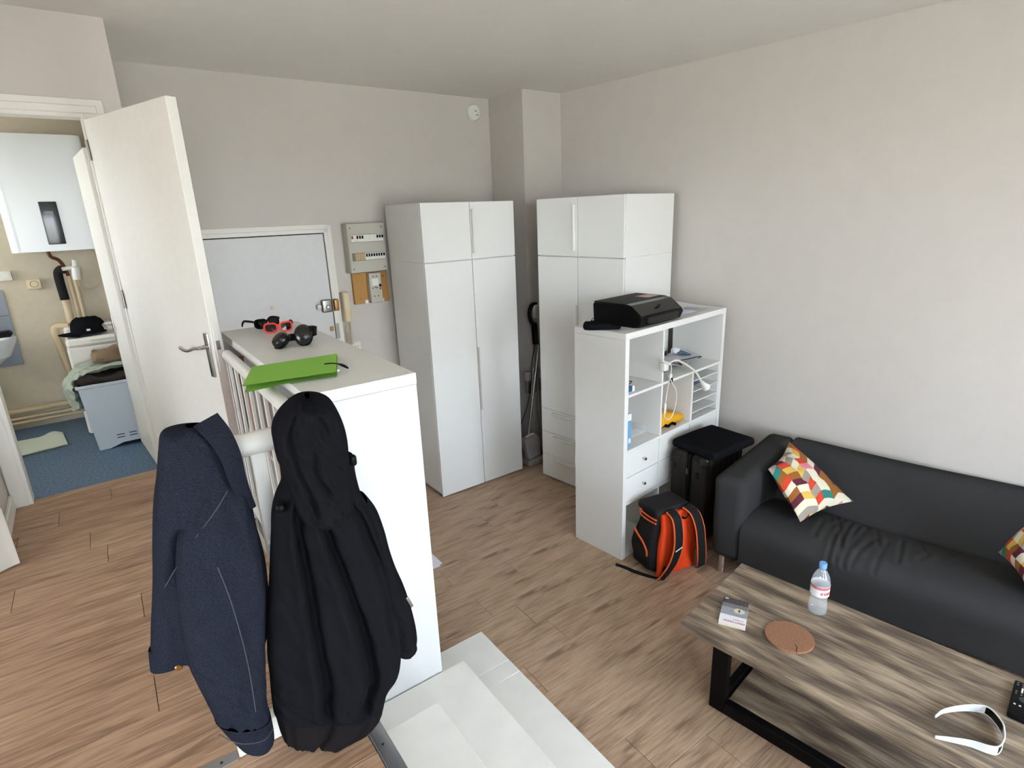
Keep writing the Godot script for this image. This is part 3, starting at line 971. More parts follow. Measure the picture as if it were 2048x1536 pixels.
# flat band swept along points; side = direction across the band
func ribbon(st: SurfaceTool, pts: Array, sides, width, th: float) -> void:
	var n := pts.size()
	var rings := []
	for i in n:
		var t: Vector3 = (pts[mini(i + 1, n - 1)] - pts[maxi(i - 1, 0)]).normalized()
		var sd: Vector3 = (sides[i] if sides is Array else sides)
		var w: float = lerpf(width[0], width[1], float(i) / (n - 1)) if width is Array else width
		sd = (sd - t * sd.dot(t)).normalized()
		var nn := t.cross(sd).normalized()
		var c: Vector3 = pts[i]
		rings.append([c + sd * w * 0.5 + nn * th * 0.5, c - sd * w * 0.5 + nn * th * 0.5, c - sd * w * 0.5 - nn * th * 0.5, c + sd * w * 0.5 - nn * th * 0.5])
	for i in n - 1:
		var c0: Vector3 = (rings[i][0] + rings[i][2]) * 0.5
		for k in 4:
			var k2 := (k + 1) % 4
			quad(st, rings[i][k], rings[i + 1][k], rings[i + 1][k2], rings[i][k2], (rings[i][k] + rings[i][k2]) * 0.5 - c0)
	quad(st, rings[0][0], rings[0][1], rings[0][2], rings[0][3], pts[0] - pts[1])
	quad(st, rings[n - 1][0], rings[n - 1][1], rings[n - 1][2], rings[n - 1][3], pts[n - 1] - pts[n - 2])

# cloth body from rows [x left, y left, x right, y right]; front bulges to +z
func loft(st: SurfaceTool, rows: Array, depth: float, nv: int, nr: int, fold = null, z0 := 0.0, ztop = null) -> void:
	var L := []
	var R := []
	for r in rows:
		L.append(Vector3(r[0], r[1], 0))
		R.append(Vector3(r[2], r[3], 0))
	var at := func(a: Array, t: float) -> Vector3:
		var f := t * (a.size() - 1)
		var i := mini(int(f), a.size() - 2)
		return a[i].cubic_interpolate(a[i + 1], a[maxi(i - 1, 0)], a[mini(i + 2, a.size() - 1)], f - i)
	var wmax := 0.0
	for k in rows.size():
		wmax = maxf(wmax, L[k].distance_to(R[k]))
	grid(st, func(u, v):
		var l: Vector3 = at.call(L, u)
		var r: Vector3 = at.call(R, u)
		var a: float = TAU * v
		var cx := cos(a)
		var sx := sin(a)
		var wd := l.distance_to(r)
		var s := 0.5 - 0.5 * cx
		var zz: float = signf(sx) * pow(absf(sx), 0.75) * depth * clampf(wd / (wmax * 0.6), 0.25, 1.0)
		if fold != null and sx > 0:
			zz += fold.call(s, u) * pow(sx, 0.4)
		var zo: float = z0 if ztop == null else lerpf(ztop, z0, smoothstep(0.0, 0.4, u))
		return l.lerp(r, s) + Vector3(0, 0, zz + zo), nv, nr)

func groove(s: float, u: float, line: Array, w: float, a: float) -> float:
	# line: [u, s] pairs
	if u < line[0][0] or u > line[line.size() - 1][0]:
		return 0.0
	for i in line.size() - 1:
		if u <= line[i + 1][0]:
			var t: float = (u - line[i][0]) / (line[i + 1][0] - line[i][0])
			var c: float = lerpf(line[i][1], line[i + 1][1], t)
			var fade: float = minf(1.0, minf(u - line[0][0], line[line.size() - 1][0] - u) * 12.0)
			return a * exp(-pow((s - c) / w, 2)) * fade
	return 0.0

# sharp little cloth folds: ridges of a noise, drawn out along one direction
func crease(n: FastNoiseLite, s: float, u: float, fx: float, fy: float, lean: float, a: float) -> float:
	var v := n.get_noise_2d((s + lean * u) * fx, u * fy)
	var r := clampf(1.0 - absf(v) * 4.0, 0.0, 1.0)
	return a * r * r

func build_jackets() -> void:
	# ---- black hooded jacket
	var X := Transform3D(Basis(Vector3.UP, -0.3906), Vector3(-3.357, 0, 2.825))
	var j := thing("hooded_jacket", "black hooded jacket hanging from the corner of the stair railing", "jacket", X)
	var body := [[-0.090, 1.66, 0.064, 1.635], [-0.091, 1.646, 0.062, 1.615], [-0.094, 1.611, 0.064, 1.577], [-0.111, 1.578, 0.070, 1.538], [-0.123, 1.544, 0.085, 1.493], [-0.131, 1.497, 0.095, 1.435], [-0.140, 1.448, 0.104, 1.379], [-0.151, 1.387, 0.114, 1.307], [-0.163, 1.324, 0.118, 1.235], [-0.175, 1.260, 0.120, 1.161], [-0.184, 1.193, 0.117, 1.087], [-0.188, 1.137, 0.104, 1.030], [-0.192, 1.089, 0.074, 0.988], [-0.194, 1.055, 0.063, 0.962], [-0.195, 1.03, 0.058, 0.945]]
	var g1 := [[0.10, 0.26], [0.35, 0.26], [0.6, 0.34], [0.8, 0.43], [1.0, 0.50]]
	var g2 := [[0.20, 0.45], [0.40, 0.55], [0.62, 0.70], [0.85, 0.80], [1.0, 0.82]]
	var g3 := [[0.18, 0.84], [0.45, 0.93], [0.7, 0.97]]
	var nz := FastNoiseLite.new()
	nz.seed = 4
	nz.frequency = 2.2
	var fold := func(s: float, u: float) -> float:
		var d := groove(s, u, g1, 0.035, -0.050) + groove(s, u, g2, 0.035, -0.050) + groove(s, u, g3, 0.04, -0.035)
		d += groove(s, u, [[0.10, 0.20], [0.35, 0.19], [0.8, 0.34], [1.0, 0.42]], 0.04, 0.016) + groove(s, u, [[0.20, 0.38], [0.62, 0.60], [1.0, 0.72]], 0.06, 0.018)
		return d + 0.010 * nz.get_noise_2d(s * 1.5, u * 3.0) + crease(nz, s + 3.0, u, 1.2, 1.0, 0.5, 0.006) - crease(nz, s, u + 5.0, 0.8, 2.2, -0.8, 0.005)
	var st := begin()
	loft(st, body, 0.075, 70, 96, fold)
	obj("body", st, M.blackcloth, j, Transform3D.IDENTITY, true)
	var hem := [[-0.193, 1.035, 0.060, 0.952], [-0.192, 1.02, 0.056, 0.934], [-0.192, 1.006, 0.046, 0.908], [-0.190, 0.975, 0.020, 0.889], [-0.188, 0.960, -0.006, 0.884], [-0.186, 0.950, -0.030, 0.879]]
	st = begin()
	loft(st, hem, 0.066, 10, 160, func(s: float, u: float) -> float: return fold.call(s, 0.985) + 0.0014 * sin(s * 260.0) - 0.004)
	obj("hem", st, M.blackrib, j, Transform3D.IDENTITY, true)
	var hood := [[-0.020, 1.806, -0.010, 1.804], [-0.036, 1.803, 0.012, 1.797], [-0.051, 1.795, 0.030, 1.783], [-0.075, 1.777, 0.041, 1.759], [-0.091, 1.752, 0.049, 1.729], [-0.092, 1.725, 0.052, 1.700], [-0.091, 1.693, 0.051, 1.667], [-0.084, 1.658, 0.049, 1.632], [-0.078, 1.622, 0.050, 1.596], [-0.072, 1.586, 0.048, 1.559], [-0.066, 1.556, 0.036, 1.533], [-0.045, 1.535, 0.012, 1.519]]
	var hfold := func(s: float, u: float) -> float:
		var d := groove(s, u, [[0.15, 0.22], [0.5, 0.26], [0.9, 0.40]], 0.03, -0.020) + groove(s, u, [[0.1, 0.55], [0.3, 0.72], [0.42, 0.78]], 0.07, -0.014)
		d += groove(s, u, [[0.38, 0.55], [0.6, 0.50], [0.75, 0.66]], 0.05, -0.012) + groove(s, u, [[0.62, 0.55], [0.7, 0.85], [0.74, 0.98]], 0.05, -0.012) + groove(s, u, [[0.8, 0.5], [0.9, 0.75]], 0.04, -0.010)
		return d + 0.012 * nz.get_noise_2d(s * 2.0 + 7.0, u * 2.4) + crease(nz, s + 1.0, u, 0.8, 1.6, -0.6, 0.009) - crease(nz, s + 9.0, u, 1.2, 0.9, 0.4, 0.006)
	st = begin()
	loft(st, hood, 0.085, 48, 72, hfold, 0.045)
	obj("hood", st, M.blackcloth, j, Transform3D.IDENTITY, true)
	var sl := [[0.040, 1.525, 0.082, 1.514], [0.048, 1.488, 0.102, 1.475], [0.057, 1.433, 0.114, 1.419], [0.067, 1.377, 0.121, 1.363], [0.076, 1.320, 0.132, 1.304], [0.082, 1.262, 0.148, 1.242], [0.090, 1.187, 0.161, 1.163], [0.094, 1.125, 0.165, 1.101], [0.097, 1.098, 0.160, 1.075]]
	st = begin()
	loft(st, sl, 0.045, 36, 40, func(s: float, u: float) -> float: return 0.008 * nz.get_noise_2d(s * 2.0, u * 4.0 + 3.0) + crease(nz, s, u + 2.0, 0.5, 3.0, 0.5, 0.005), -0.03)
	obj("sleeve", st, M.blackcloth, j, Transform3D.IDENTITY, true)
	st = begin()
	loft(st, [[0.099, 1.097, 0.157, 1.077], [0.098, 1.085, 0.163, 1.062], [0.103, 1.069, 0.155, 1.051], [0.114, 1.055, 0.137, 1.046]], 0.034, 8, 60, func(s: float, _u: float) -> float: return 0.001 * sin(s * 120.0), -0.03)
	obj("cuff", st, M.blackrib, j, Transform3D.IDENTITY, true)
	st = begin()
	rbox(st, T(0.058, 1.648, 0.05), Vector3(0.016, 0.026, 0.016), 0.007, 2)
	obj("cord_toggle", st, M.black, j, Transform3D.IDENTITY, true)
	st = begin()
	rbox(st, T(-0.098, 1.575, 0.06), Vector3(0.022, 0.022, 0.02), 0.009, 2)
	obj("cord_toggle", st, M.black, j, Transform3D.IDENTITY, true)
	st = begin()
	rbox(st, TR(Vector3(0.152, 1.222, 0.0), Vector3(0, 0, 20)), Vector3(0.008, 0.034, 0.006), 0.0025, 2)
	obj("zip_pull", st, M.steel, j, Transform3D.IDENTITY, true)
	# ---- denim jacket
	X = Transform3D(Basis(Vector3.UP, -0.2059), Vector3(-3.563, 0, 2.698))
	j = thing("denim_jacket", "dark blue denim jacket hanging on the left end of the stair railing", "jacket", X)
	var db := [[-0.02, 1.752, 0.02, 1.746], [-0.045, 1.752, 0.034, 1.735], [-0.066, 1.744, 0.045, 1.720], [-0.076, 1.712, 0.058, 1.677], [-0.089, 1.660, 0.062, 1.617], [-0.104, 1.608, 0.070, 1.554], [-0.116, 1.554, 0.075, 1.489], [-0.127, 1.498, 0.080, 1.421], [-0.137, 1.441, 0.078, 1.355], [-0.149, 1.384, 0.072, 1.289], [-0.162, 1.326, 0.063, 1.222], [-0.174, 1.267, 0.040, 1.170]]
	st = begin()
	loft(st, db, 0.07, 60, 72, func(s: float, u: float) -> float: return groove(s, u, [[0.5, 0.25], [0.62, 0.24], [0.80, 0.30]], 0.05, -0.035) + groove(s, u, [[0.3, 0.62], [0.5, 0.5], [0.7, 0.42]], 0.05, -0.008) + groove(s, u, [[0.02, 0.78], [0.25, 0.86], [0.45, 0.92]], 0.05, -0.028) + 0.012 * nz.get_noise_2d(s * 1.4 + 3.0, u * 2.0) + crease(nz, s + 4.0, u, 1.0, 1.6, 0.9, 0.005) - crease(nz, s, u + 8.0, 0.9, 1.2, -0.5, 0.005))
	obj("body", st, M.denim, j, Transform3D.IDENTITY, true)
	st = begin()
	loft(st, [[-0.176, 1.275, -0.085, 1.262], [-0.179, 1.255, -0.092, 1.243], [-0.182, 1.228, -0.112, 1.221]], 0.028, 6, 30, null, 0.012)
	obj("waistband", st, M.denim, j, Transform3D.IDENTITY, true)
	# front sleeve hanging down
	var ds := [[0.000, 1.640, 0.064, 1.622], [-0.028, 1.610, 0.072, 1.580], [-0.055, 1.571, 0.073, 1.526], [-0.078, 1.526, 0.072, 1.465], [-0.090, 1.474, 0.069, 1.403], [-0.098, 1.419, 0.062, 1.342], [-0.104, 1.362, 0.052, 1.279], [-0.108, 1.303, 0.043, 1.215], [-0.108, 1.253, 0.036, 1.163], [-0.102, 1.197, 0.031, 1.121], [-0.094, 1.151, 0.026, 1.082], [-0.084, 1.087, 0.025, 1.030]]
	st = begin()
	loft(st, ds, 0.055, 60, 56, func(s: float, u: float) -> float: return groove(s, u, [[0.25, 0.50], [0.5, 0.62], [0.75, 0.75], [1.0, 0.80]], 0.012, -0.004) + groove(s, u, [[0.28, 0.22], [0.36, 0.30]], 0.05, -0.014) + 0.012 * nz.get_noise_2d(s * 1.6, u * 3.0 + 9.0) + crease(nz, s + 6.0, u, 0.8, 2.0, 0.8, 0.005) - crease(nz, s + 2.0, u, 1.2, 1.0, -0.4, 0.004), 0.06, 0.012)
	obj("sleeve", st, M.denim, j, Transform3D.IDENTITY, true)
	st = begin()
	loft(st, [[-0.085, 1.085, 0.027, 1.032], [-0.070, 1.043, 0.027, 0.986], [-0.054, 1.006, 0.020, 0.961], [-0.036, 0.975, -0.015, 0.962]], 0.058, 10, 40, null, 0.06)
	obj("cuff", st, M.denim, j, Transform3D.IDENTITY, true)
	# collar
	st = begin()
	ribbon(st, curve([Vector3(0.018, 1.765, 0.03), Vector3(0.036, 1.735, 0.058), Vector3(0.048, 1.69, 0.066), Vector3(0.053, 1.635, 0.062), Vector3(0.061, 1.585, 0.055), Vector3(0.068, 1.555, 0.05)], 8), Vector3(0.93, 0.22, -0.25), [0.052, 0.022], 0.007)
	obj("collar", st, M.denim, j)
	for q in [[Vector3(-0.115, 1.44, 0.062), Vector3(-0.06, 1.52, 0.082), Vector3(0.0, 1.585, 0.083), Vector3(0.03, 1.62, 0.075)], [Vector3(-0.015, 1.495, 0.146), Vector3(-0.004, 1.40, 0.146), Vector3(0.002, 1.25, 0.139), Vector3(-0.002, 1.12, 0.140)], [Vector3(-0.080, 1.082, 0.116), Vector3(-0.045, 1.064, 0.147), Vector3(0.0, 1.042, 0.145), Vector3(0.026, 1.031, 0.112)], [Vector3(-0.178, 1.274, 0.016), Vector3(-0.14, 1.267, 0.042), Vector3(-0.10, 1.262, 0.037)]]:
		st = begin()
		tube(st, curve(q, 8), 0.0011, 6)
		obj("seam_stitching", st, M.stitch, j)
	st = begin()
	lathe(st, TR(Vector3(-0.128, 1.228, 0.042), Vector3(90, 0, 0)), [Vector2(0, 0.003), Vector2(0.006, 0.003), Vector2(0.008, 0.001), Vector2(0.008, 0)], 14)
	obj("button", st, M.brass, j)

func build_back_wall_things() -> void:
	var f := thing("fuse_box", "grey plastic fuse box with two rows of breakers beside the wardrobe", "fuse box", FB * T(-1.255, 1.757, 0.0))
	obj("case", _rb(T(0, 0.1815, 0.0475), Vector3(0.30, 0.363, 0.095), 0.006), M.plasticgrey, f, Transform3D.IDENTITY, true)
	boxpart("cover", Vector3(-0.147, 0.004, 0.094), Vector3(0.147, 0.359, 0.100), M.plasticgrey, f, 0.002)
	for row in 2:
		var y: float = [0.252, 0.118][row]
		var slot := boxpart("breaker_row", Vector3(-0.128, y - 0.029, 0.0995), Vector3(0.134, y + 0.029, 0.1012), M.greybox, f, 0.0005)
		for k in 13:
			var x := -0.127 + 0.02 * k
			var kind := "black"
			if row == 0:
				kind = "red" if k == 0 else ("blank" if (k >= 5 and k <= 9) or k == 1 else "black")
			else:
				kind = "green" if k == 0 else ("label" if k >= 1 and k <= 4 else "black")
			var m: Material = M.plasticwhite
			if kind == "label":
				m = M.plasticbeige
			elif kind == "green":
				m = M.greybox
			var br := boxpart("breaker", Vector3(x + 0.0005, y - 0.026, 0.101), Vector3(x + 0.0195, y + 0.026, 0.106), m, slot, 0.001)
			if kind == "black" or kind == "red":
				boxpart("toggle", Vector3(x + 0.005, y - 0.002, 0.106), Vector3(x + 0.016, y + 0.020, 0.114), M.black if kind == "black" else M.redplastic, br, 0.001)
	for p in [[-0.125, 0.33], [0.125, 0.33], [-0.125, 0.03], [0.125, 0.03]]:
		var st := begin()
		lathe(st, TR(Vector3(p[0], p[1], 0.1), Vector3(90, 0, 0)), [Vector2(0, 0.0015), Vector2(0.005, 0.001), Vector2(0.006, 0)], 10)
		obj("screw", st, M.greybox, f)
	var b := thing("meter_board", "ochre wooden board with a main breaker below the fuse box", "meter board", FB * T(-1.230, 1.512, 0.0))
	boxpart("board", Vector3(-0.145, 0.0, 0.0), Vector3(0.145, 0.238, 0.03), M.ochre, b, 0.002)
	var mb := obj("main_breaker", _rb(T(0.018, 0.118, 0.055), Vector3(0.098, 0.232, 0.05), 0.006), M.plasticgrey, b, Transform3D.IDENTITY, true)
	boxpart("window", Vector3(-0.012, 0.135, 0.079), Vector3(0.042, 0.19, 0.082), M.plasticwhite, mb)
	boxpart("switch", Vector3(0.046, 0.125, 0.079), Vector3(0.060, 0.145, 0.088), M.black, mb)
	boxpart("test_button", Vector3(0.047, 0.105, 0.079), Vector3(0.059, 0.117, 0.086), M.redplastic, mb)
	for p in [[-0.01, 0.118], [0.012, 0.124], [0.024, 0.118], [0.0, 0.205], [0.03, 0.205], [0.0, 0.055], [0.03, 0.055]]:
		boxpart("marking", Vector3(p[0] - 0.005, p[1] - 0.003, 0.0795), Vector3(p[0] + 0.006, p[1] + 0.003, 0.0805), M.black, mb, 0.0)
	for p in [[-0.048, 0.012], [0.085, 0.012]]:
		boxpart("sticker", Vector3(p[0] - 0.013, p[1] - 0.012, 0.03), Vector3(p[0] + 0.013, p[1] + 0.014, 0.0312), M.paper, b, 0.0)
	for p in [[-0.095, 0.04], [0.105, 0.2]]:
		var st := begin()
		lathe(st, TR(Vector3(p[0], p[1], 0.03), Vector3(90, 0, 0)), [Vector2(0, 0.003), Vector2(0.007, 0.002), Vector2(0.009, 0)], 10)
		obj("screw", st, M.brass, b)
	# intercom
	var ic := thing("intercom_handset", "cream door intercom handset with coiled cord beside the entrance door", "intercom", FB * T(-1.452, 1.388, 0.0))
	boxpart("base", Vector3(-0.03, 0.01, 0.0), Vector3(0.03, 0.225, 0.028), M.plasticcream, ic, 0.004)
	var st2 := begin()
	rbox(st2, T(0, 0.118, 0.05), Vector3(0.058, 0.236, 0.042), 0.017, 4, 6, func(o: Vector3, _h: Vector3) -> Vector3: return o + Vector3(0, 0, -0.9 * o.y * o.y))
	obj("handset", st2, M.plasticcream, ic, Transform3D.IDENTITY, true)
	st2 = begin()
	var hp := []
	for k in 460:
		var t := k / 459.0
		var a := t * TAU * 46
		var px := -0.018 + 0.036 * smoothstep(0.42, 0.58, t)
		var py := 0.0 - 0.17 * sin(PI * clampf(t, 0, 1)) - 0.01
		hp.append(Vector3(px + 0.008 * cos(a), py, 0.03 + 0.008 * sin(a)))
	tube(st2, hp, 0.0022, 5)
	obj("coiled_cord", st2, M.plasticcream, ic)
	var so := thing("wall_socket", "small white wall socket below the intercom cord", "socket", FB * T(-1.398, 1.183, 0.0))
	obj("plate", _rb(T(0, 0, 0.006), Vector3(0.075, 0.075, 0.012), 0.004), M.plasticwhite, so, Transform3D.IDENTITY, true)
	for x in [-0.01, 0.01]:
		boxpart("hole", Vector3(x - 0.003, -0.003, 0.0115), Vector3(x + 0.003, 0.003, 0.0125), M.gap, so, 0.0)
	var sd := thing("smoke_detector", "round white smoke detector high on the back wall", "smoke detector", FB * TR(Vector3(-0.165, 2.955, 0.0), Vector3(90, 0, 0)))
	st2 = begin()
	lathe(st2, Transform3D.IDENTITY, [Vector2(0, 0.036), Vector2(0.035, 0.035), Vector2(0.056, 0.030), Vector2(0.064, 0.020), Vector2(0.066, 0.0)], 32)
	obj("housing", st2, M.plasticwhite, sd)
	for p in [[0.008, -0.010], [0.022, 0.018]]:
		boxpart("vent", Vector3(p[0] - 0.009, 0.033, p[1] - 0.004), Vector3(p[0] + 0.009, 0.0365, p[1] + 0.004), M.greybox, sd, 0.001)

func build_shelf_things() -> void:
	# printer
	var p := thing("printer", "black inkjet printer on top of the open cube shelf", "printer", FK * T(0.155, 1.47, -0.012))
	var st := begin()
	var side := PackedVector2Array([Vector2(0.36, 0.012), Vector2(0.365, 0.118), Vector2(0.355, 0.126), Vector2(0.12, 0.130), Vector2(0.085, 0.124), Vector2(0.012, 0.070), Vector2(0.0, 0.05), Vector2(0.02, 0.006), Vector2(0.06, 0.0), Vector2(0.33, 0.0)])
	prism(st, Transform3D(Basis(Vector3(0, 0, -1), Vector3.UP, Vector3(1, 0, 0)), Vector3.ZERO), side, 0.006, 0.44)
	obj("body", st, M.printer, p)
	boxpart("scanner_lid", Vector3(0.004, 0.1275, -0.362), Vector3(0.442, 0.136, -0.125), M.printertop, p, 0.004)
	st = begin()
	prism(st, Transform3D(Basis(Vector3(0, 0, -1), Vector3.UP, Vector3(1, 0, 0)), Vector3.ZERO), PackedVector2Array([Vector2(0.122, 0.134), Vector2(0.085, 0.128), Vector2(0.010, 0.073), Vector2(0.012, 0.068), Vector2(0.09, 0.118), Vector2(0.122, 0.124)]), 0.015, 0.435)
	obj("control_panel", st, M.printergloss, p)
	var xs := Transform3D(Basis(Vector3.RIGHT, -deg_to_rad(54)), Vector3(0.235, 0.1035, -0.047))
	st = begin()
	cbox(st, xs, Vector3(0.05, 0.002, 0.034), 0.0005)
	obj("screen", st, M.screen, p)
	boxpart("paper_slot", Vector3(0.07, 0.028, -0.012), Vector3(0.39, 0.058, 0.001), M.gap, p, 0.002)
	boxpart("output_tray", Vector3(0.07, 0.018, -0.02), Vector3(0.39, 0.027, 0.004), M.printergloss, p, 0.002)
	boxpart("sticker", Vector3(0.30, 0.136, -0.245), Vector3(0.42, 0.1366, -0.165), M.sticker, p, 0.0)
	boxpart("sticker", Vector3(0.295, 0.136, -0.265), Vector3(0.42, 0.1366, -0.246), M.stickerred, p, 0.0)
	st = begin()
	tube(st, curve([Vector3(0.0, 0.03, -0.33), Vector3(-0.018, 0.028, -0.35), Vector3(-0.024, 0.008, -0.355), Vector3(0.02, 0.004, -0.37)]), 0.0025, 6)
	obj("power_cord", st, M.black, p)
	# black glove-like strap
	var g := thing("black_pouch", "crumpled black fabric pouch at the shelf corner beside the printer", "pouch", FK * T(0.045, 1.47, -0.185))
	st = begin()
	var nz := FastNoiseLite.new()
	nz.frequency = 14.0
	rbox(st, TR(Vector3(-0.02, 0.021, -0.01), Vector3(0, -52, 0)), Vector3(0.22, 0.040, 0.085), 0.019, 4, 12, func(o: Vector3, h: Vector3) -> Vector3:
		var k := 1.0 - 0.35 * smoothstep(-0.3, 1.0, o.x / h.x)
		var q := Vector3(o.x, o.y * k - (1.0 - k) * 0.010, o.z * (1.15 - 0.3 * sin(o.x * 30.0)))
		return q + Vector3(0, maxf(-0.018, nz.get_noise_3d(o.x, o.y * 0.3, o.z) * 0.010) if q.y > 0 else 0.0, 0))
	obj("fabric", st, M.blackcloth, g, Transform3D.IDENTITY, true)
	# papers on the top
	var pp := thing("paper_sheet", "curled white paper sheets on the shelf top right of the printer", "papers", FK * T(0.62, 1.47, -0.36))
	for i in 2:
		st = begin()
		var k := float(i)
		grid(st, func(u, v): return Vector3(0.02 + (0.40 - 0.06 * k) * u, 0.003 + 0.035 * k + 0.070 * (1.0 - k) * exp(-pow((u - 0.35) / 0.25, 2)) * (1 - v) + k * 0.02 * sin(u * 3.0 + v), 0.02 + (0.27 + 0.03 * k) * v - 0.05 * u * k), 10, 8)
		obj("sheet", st, M.paper, pp, Transform3D.IDENTITY, true)
	# double cube: papers, cards, cables
	var y := 1.1075
	var d := thing("document_pile", "untidy pile of papers and envelopes in the wide upper shelf bay", "papers", FK * T(0.78, y, -0.2))
	for i in 6:
		st = begin()
		var rot := 0.5 * sin(i * 2.3)
		var xf := Transform3D(Basis(Vector3.UP, rot), Vector3(0.035 * sin(i * 1.7) + 0.07, 0.0025 + 0.004 * i, 0.02 * cos(i * 2.0)))
		var lift := 0.012 * (i % 3)
		grid(st, func(u, v): return xf * Vector3(-0.13 + 0.26 * u, lift * u * u, -0.095 + 0.19 * v), 5, 2)
		obj("sheet", st, M.paper if i % 3 != 1 else M.paperprint, d, Transform3D.IDENTITY, true)
	var cd := thing("postcard", "blue picture card on the paper pile in the shelf", "card", FK * TR(Vector3(0.95, y + 0.044, -0.20), Vector3(8, 25, -6)))
	boxpart("card", Vector3(-0.065, 0, -0.045), Vector3(0.065, 0.002, 0.045), M.bluecard, cd, 0.0)
	boxpart("picture", Vector3(-0.06, 0.002, -0.04), Vector3(0.0, 0.0024, 0.03), M.tealcard, cd, 0.0)
	tag(boxobj("marker_pen", FK * TR(Vector3(0.86, y + 0.043, -0.30), Vector3(0, 30, 0)), Vector3(0.09, 0.014, 0.018), M.black), "black marker pen lying behind the paper pile", "pen")
	var tis := thing("tissue", "crumpled white tissue beside the blue card in the shelf", "tissue", FK * T(0.90, y + 0.043, -0.25))
	st = begin()
	rbox(st, T(0, 0.018, 0), Vector3(0.07, 0.036, 0.05), 0.016, 3, 6, func(o: Vector3, _h: Vector3) -> Vector3: return o + Vector3.ONE * nz.get_noise_3d(o.x * 2.0, o.y * 2.0, o.z * 2.0) * 0.010)
	obj("paper", st, M.paper, tis, Transform3D.IDENTITY, true)
	var cb := thing("black_cable", "tangled thin black cable on the shelf edge by the clip lamp", "cable", FK * T(0.68, y, -0.10))
	st = begin()
	var cp := []
	for k in 90:
		var t := k / 89.0
		var a := t * TAU * 2.4
		cp.append(Vector3(-0.20 + 0.44 * t + 0.05 * cos(a), 0.012 + 0.035 * t + 0.008 * sin(a * 1.5), 0.04 * sin(a) - 0.02 * sin(t * 5.0)))
	tube(st, cp, 0.0028, 6)
	obj("wire", st, M.black, cb)
	var cb2 := thing("black_cable", "small loop of black cable in the upper left shelf bay", "cable", FK * T(0.13, 1.108, -0.08))
	st = begin()
	tube(st, curve([Vector3(-0.085, 0.004, 0.03), Vector3(-0.03, 0.02, 0.02), Vector3(0.04, 0.028, 0.0), Vector3(0.06, 0.02, -0.03), Vector3(0.02, 0.006, -0.04), Vector3(-0.03, 0.004, 0.0), Vector3(-0.09, 0.006, 0.045)], 8), 0.003, 6)
	obj("wire", st, M.black, cb2)
	var bx := thing("small_box", "small blue and white box at the front of the upper left bay", "box", FK * T(0.075, 1.1055, -0.03))
	boxpart("carton", Vector3(-0.035, 0, -0.02), Vector3(0.035, 0.035, 0.018), M.paper, bx)
	boxpart("print", Vector3(-0.036, 0.004, -0.021), Vector3(0.012, 0.0355, 0.0185), M.bluecard, bx, 0.0)
	# clip lamp on the divider
	var l := thing("clip_lamp", "white gooseneck clip lamp clamped to the shelf divider", "lamp", FK)
	st = begin()
	rbox(st, T(0.382, 1.205, 0.006), Vector3(0.05, 0.06, 0.045), 0.012, 3)
	rbox(st, TR(Vector3(0.365, 1.235, 0.02), Vector3(0, 0, -25)), Vector3(0.11, 0.012, 0.035), 0.005, 2)
	obj("clamp", st, M.plasticwhite, l, Transform3D.IDENTITY, true)
	st = begin()
	tube(st, curve([Vector3(0.40, 1.205, 0.012), Vector3(0.47, 1.222, 0.012), Vector3(0.54, 1.208, 0.015), Vector3(0.61, 1.165, 0.035), Vector3(0.672, 1.118, 0.05), Vector3(0.720, 1.062, 0.058), Vector3(0.738, 1.038, 0.06)], 6), 0.0065, 8)
	obj("gooseneck", st, M.plasticwhite, l)
	st = begin()
	var dirv := Vector3(0.055, -0.06, 0.012).normalized()
	var bb := Basis(dirv.cross(Vector3.FORWARD).normalized(), dirv, dirv.cross(Vector3.FORWARD).normalized().cross(dirv).normalized())
	lathe(st, Transform3D(bb, Vector3(0.735, 1.042, 0.06)), [Vector2(0.0, 0.0), Vector2(0.010, 0.002), Vector2(0.014, 0.03), Vector2(0.030, 0.075), Vector2(0.028, 0.075), Vector2(0.0, 0.055)], 20)
	obj("shade", st, M.plasticwhite, l)
	st = begin()
	tube(st, curve([Vector3(0.395, 1.225, 0.03), Vector3(0.425, 1.19, 0.03), Vector3(0.415, 1.08, 0.02), Vector3(0.395, 0.97, 0.018), Vector3(0.39, 0.88, 0.018), Vector3(0.425, 0.845, 0.02), Vector3(0.475, 0.865, 0.022), Vector3(0.515, 0.95, 0.02), Vector3(0.508, 1.02, 0.018), Vector3(0.465, 1.075, 0.018), Vector3(0.43, 1.12, 0.02)], 8), 0.0032, 6)
	obj("cord", st, M.plasticwhite, l)
	obj("cord_switch", _rb(T(0.389, 0.93, 0.02), Vector3(0.018, 0.07, 0.014), 0.006), M.plasticwhite, l, Transform3D.IDENTITY, true)
	# charger plug on the board edge
	var ch := thing("phone_charger", "small white phone charger with a black plug on the shelf edge", "charger", FK * T(0.478, 1.1055, -0.012))
	boxpart("plug", Vector3(-0.012, 0.0, -0.012), Vector3(0.012, 0.03, 0.012), M.plasticwhite, ch, 0.003)
	boxpart("tip", Vector3(-0.02, -0.024, 0.0135), Vector3(0.002, 0.004, 0.024), M.black, ch, 0.002)
	# black upright behind
	tag(boxobj("metal_upright", FK * T(0.86, 1.265, -0.36), Vector3(0.022, 0.315, 0.022), M.darkbrown), "dark upright bar standing at the back of the wide shelf bay", "bar")
	# yellow bag
	var yb := thing("dry_bag", "folded yellow bag with black strap in the middle shelf cube", "bag", FK * T(0.56, 0.7555, -0.17))
	st = begin()
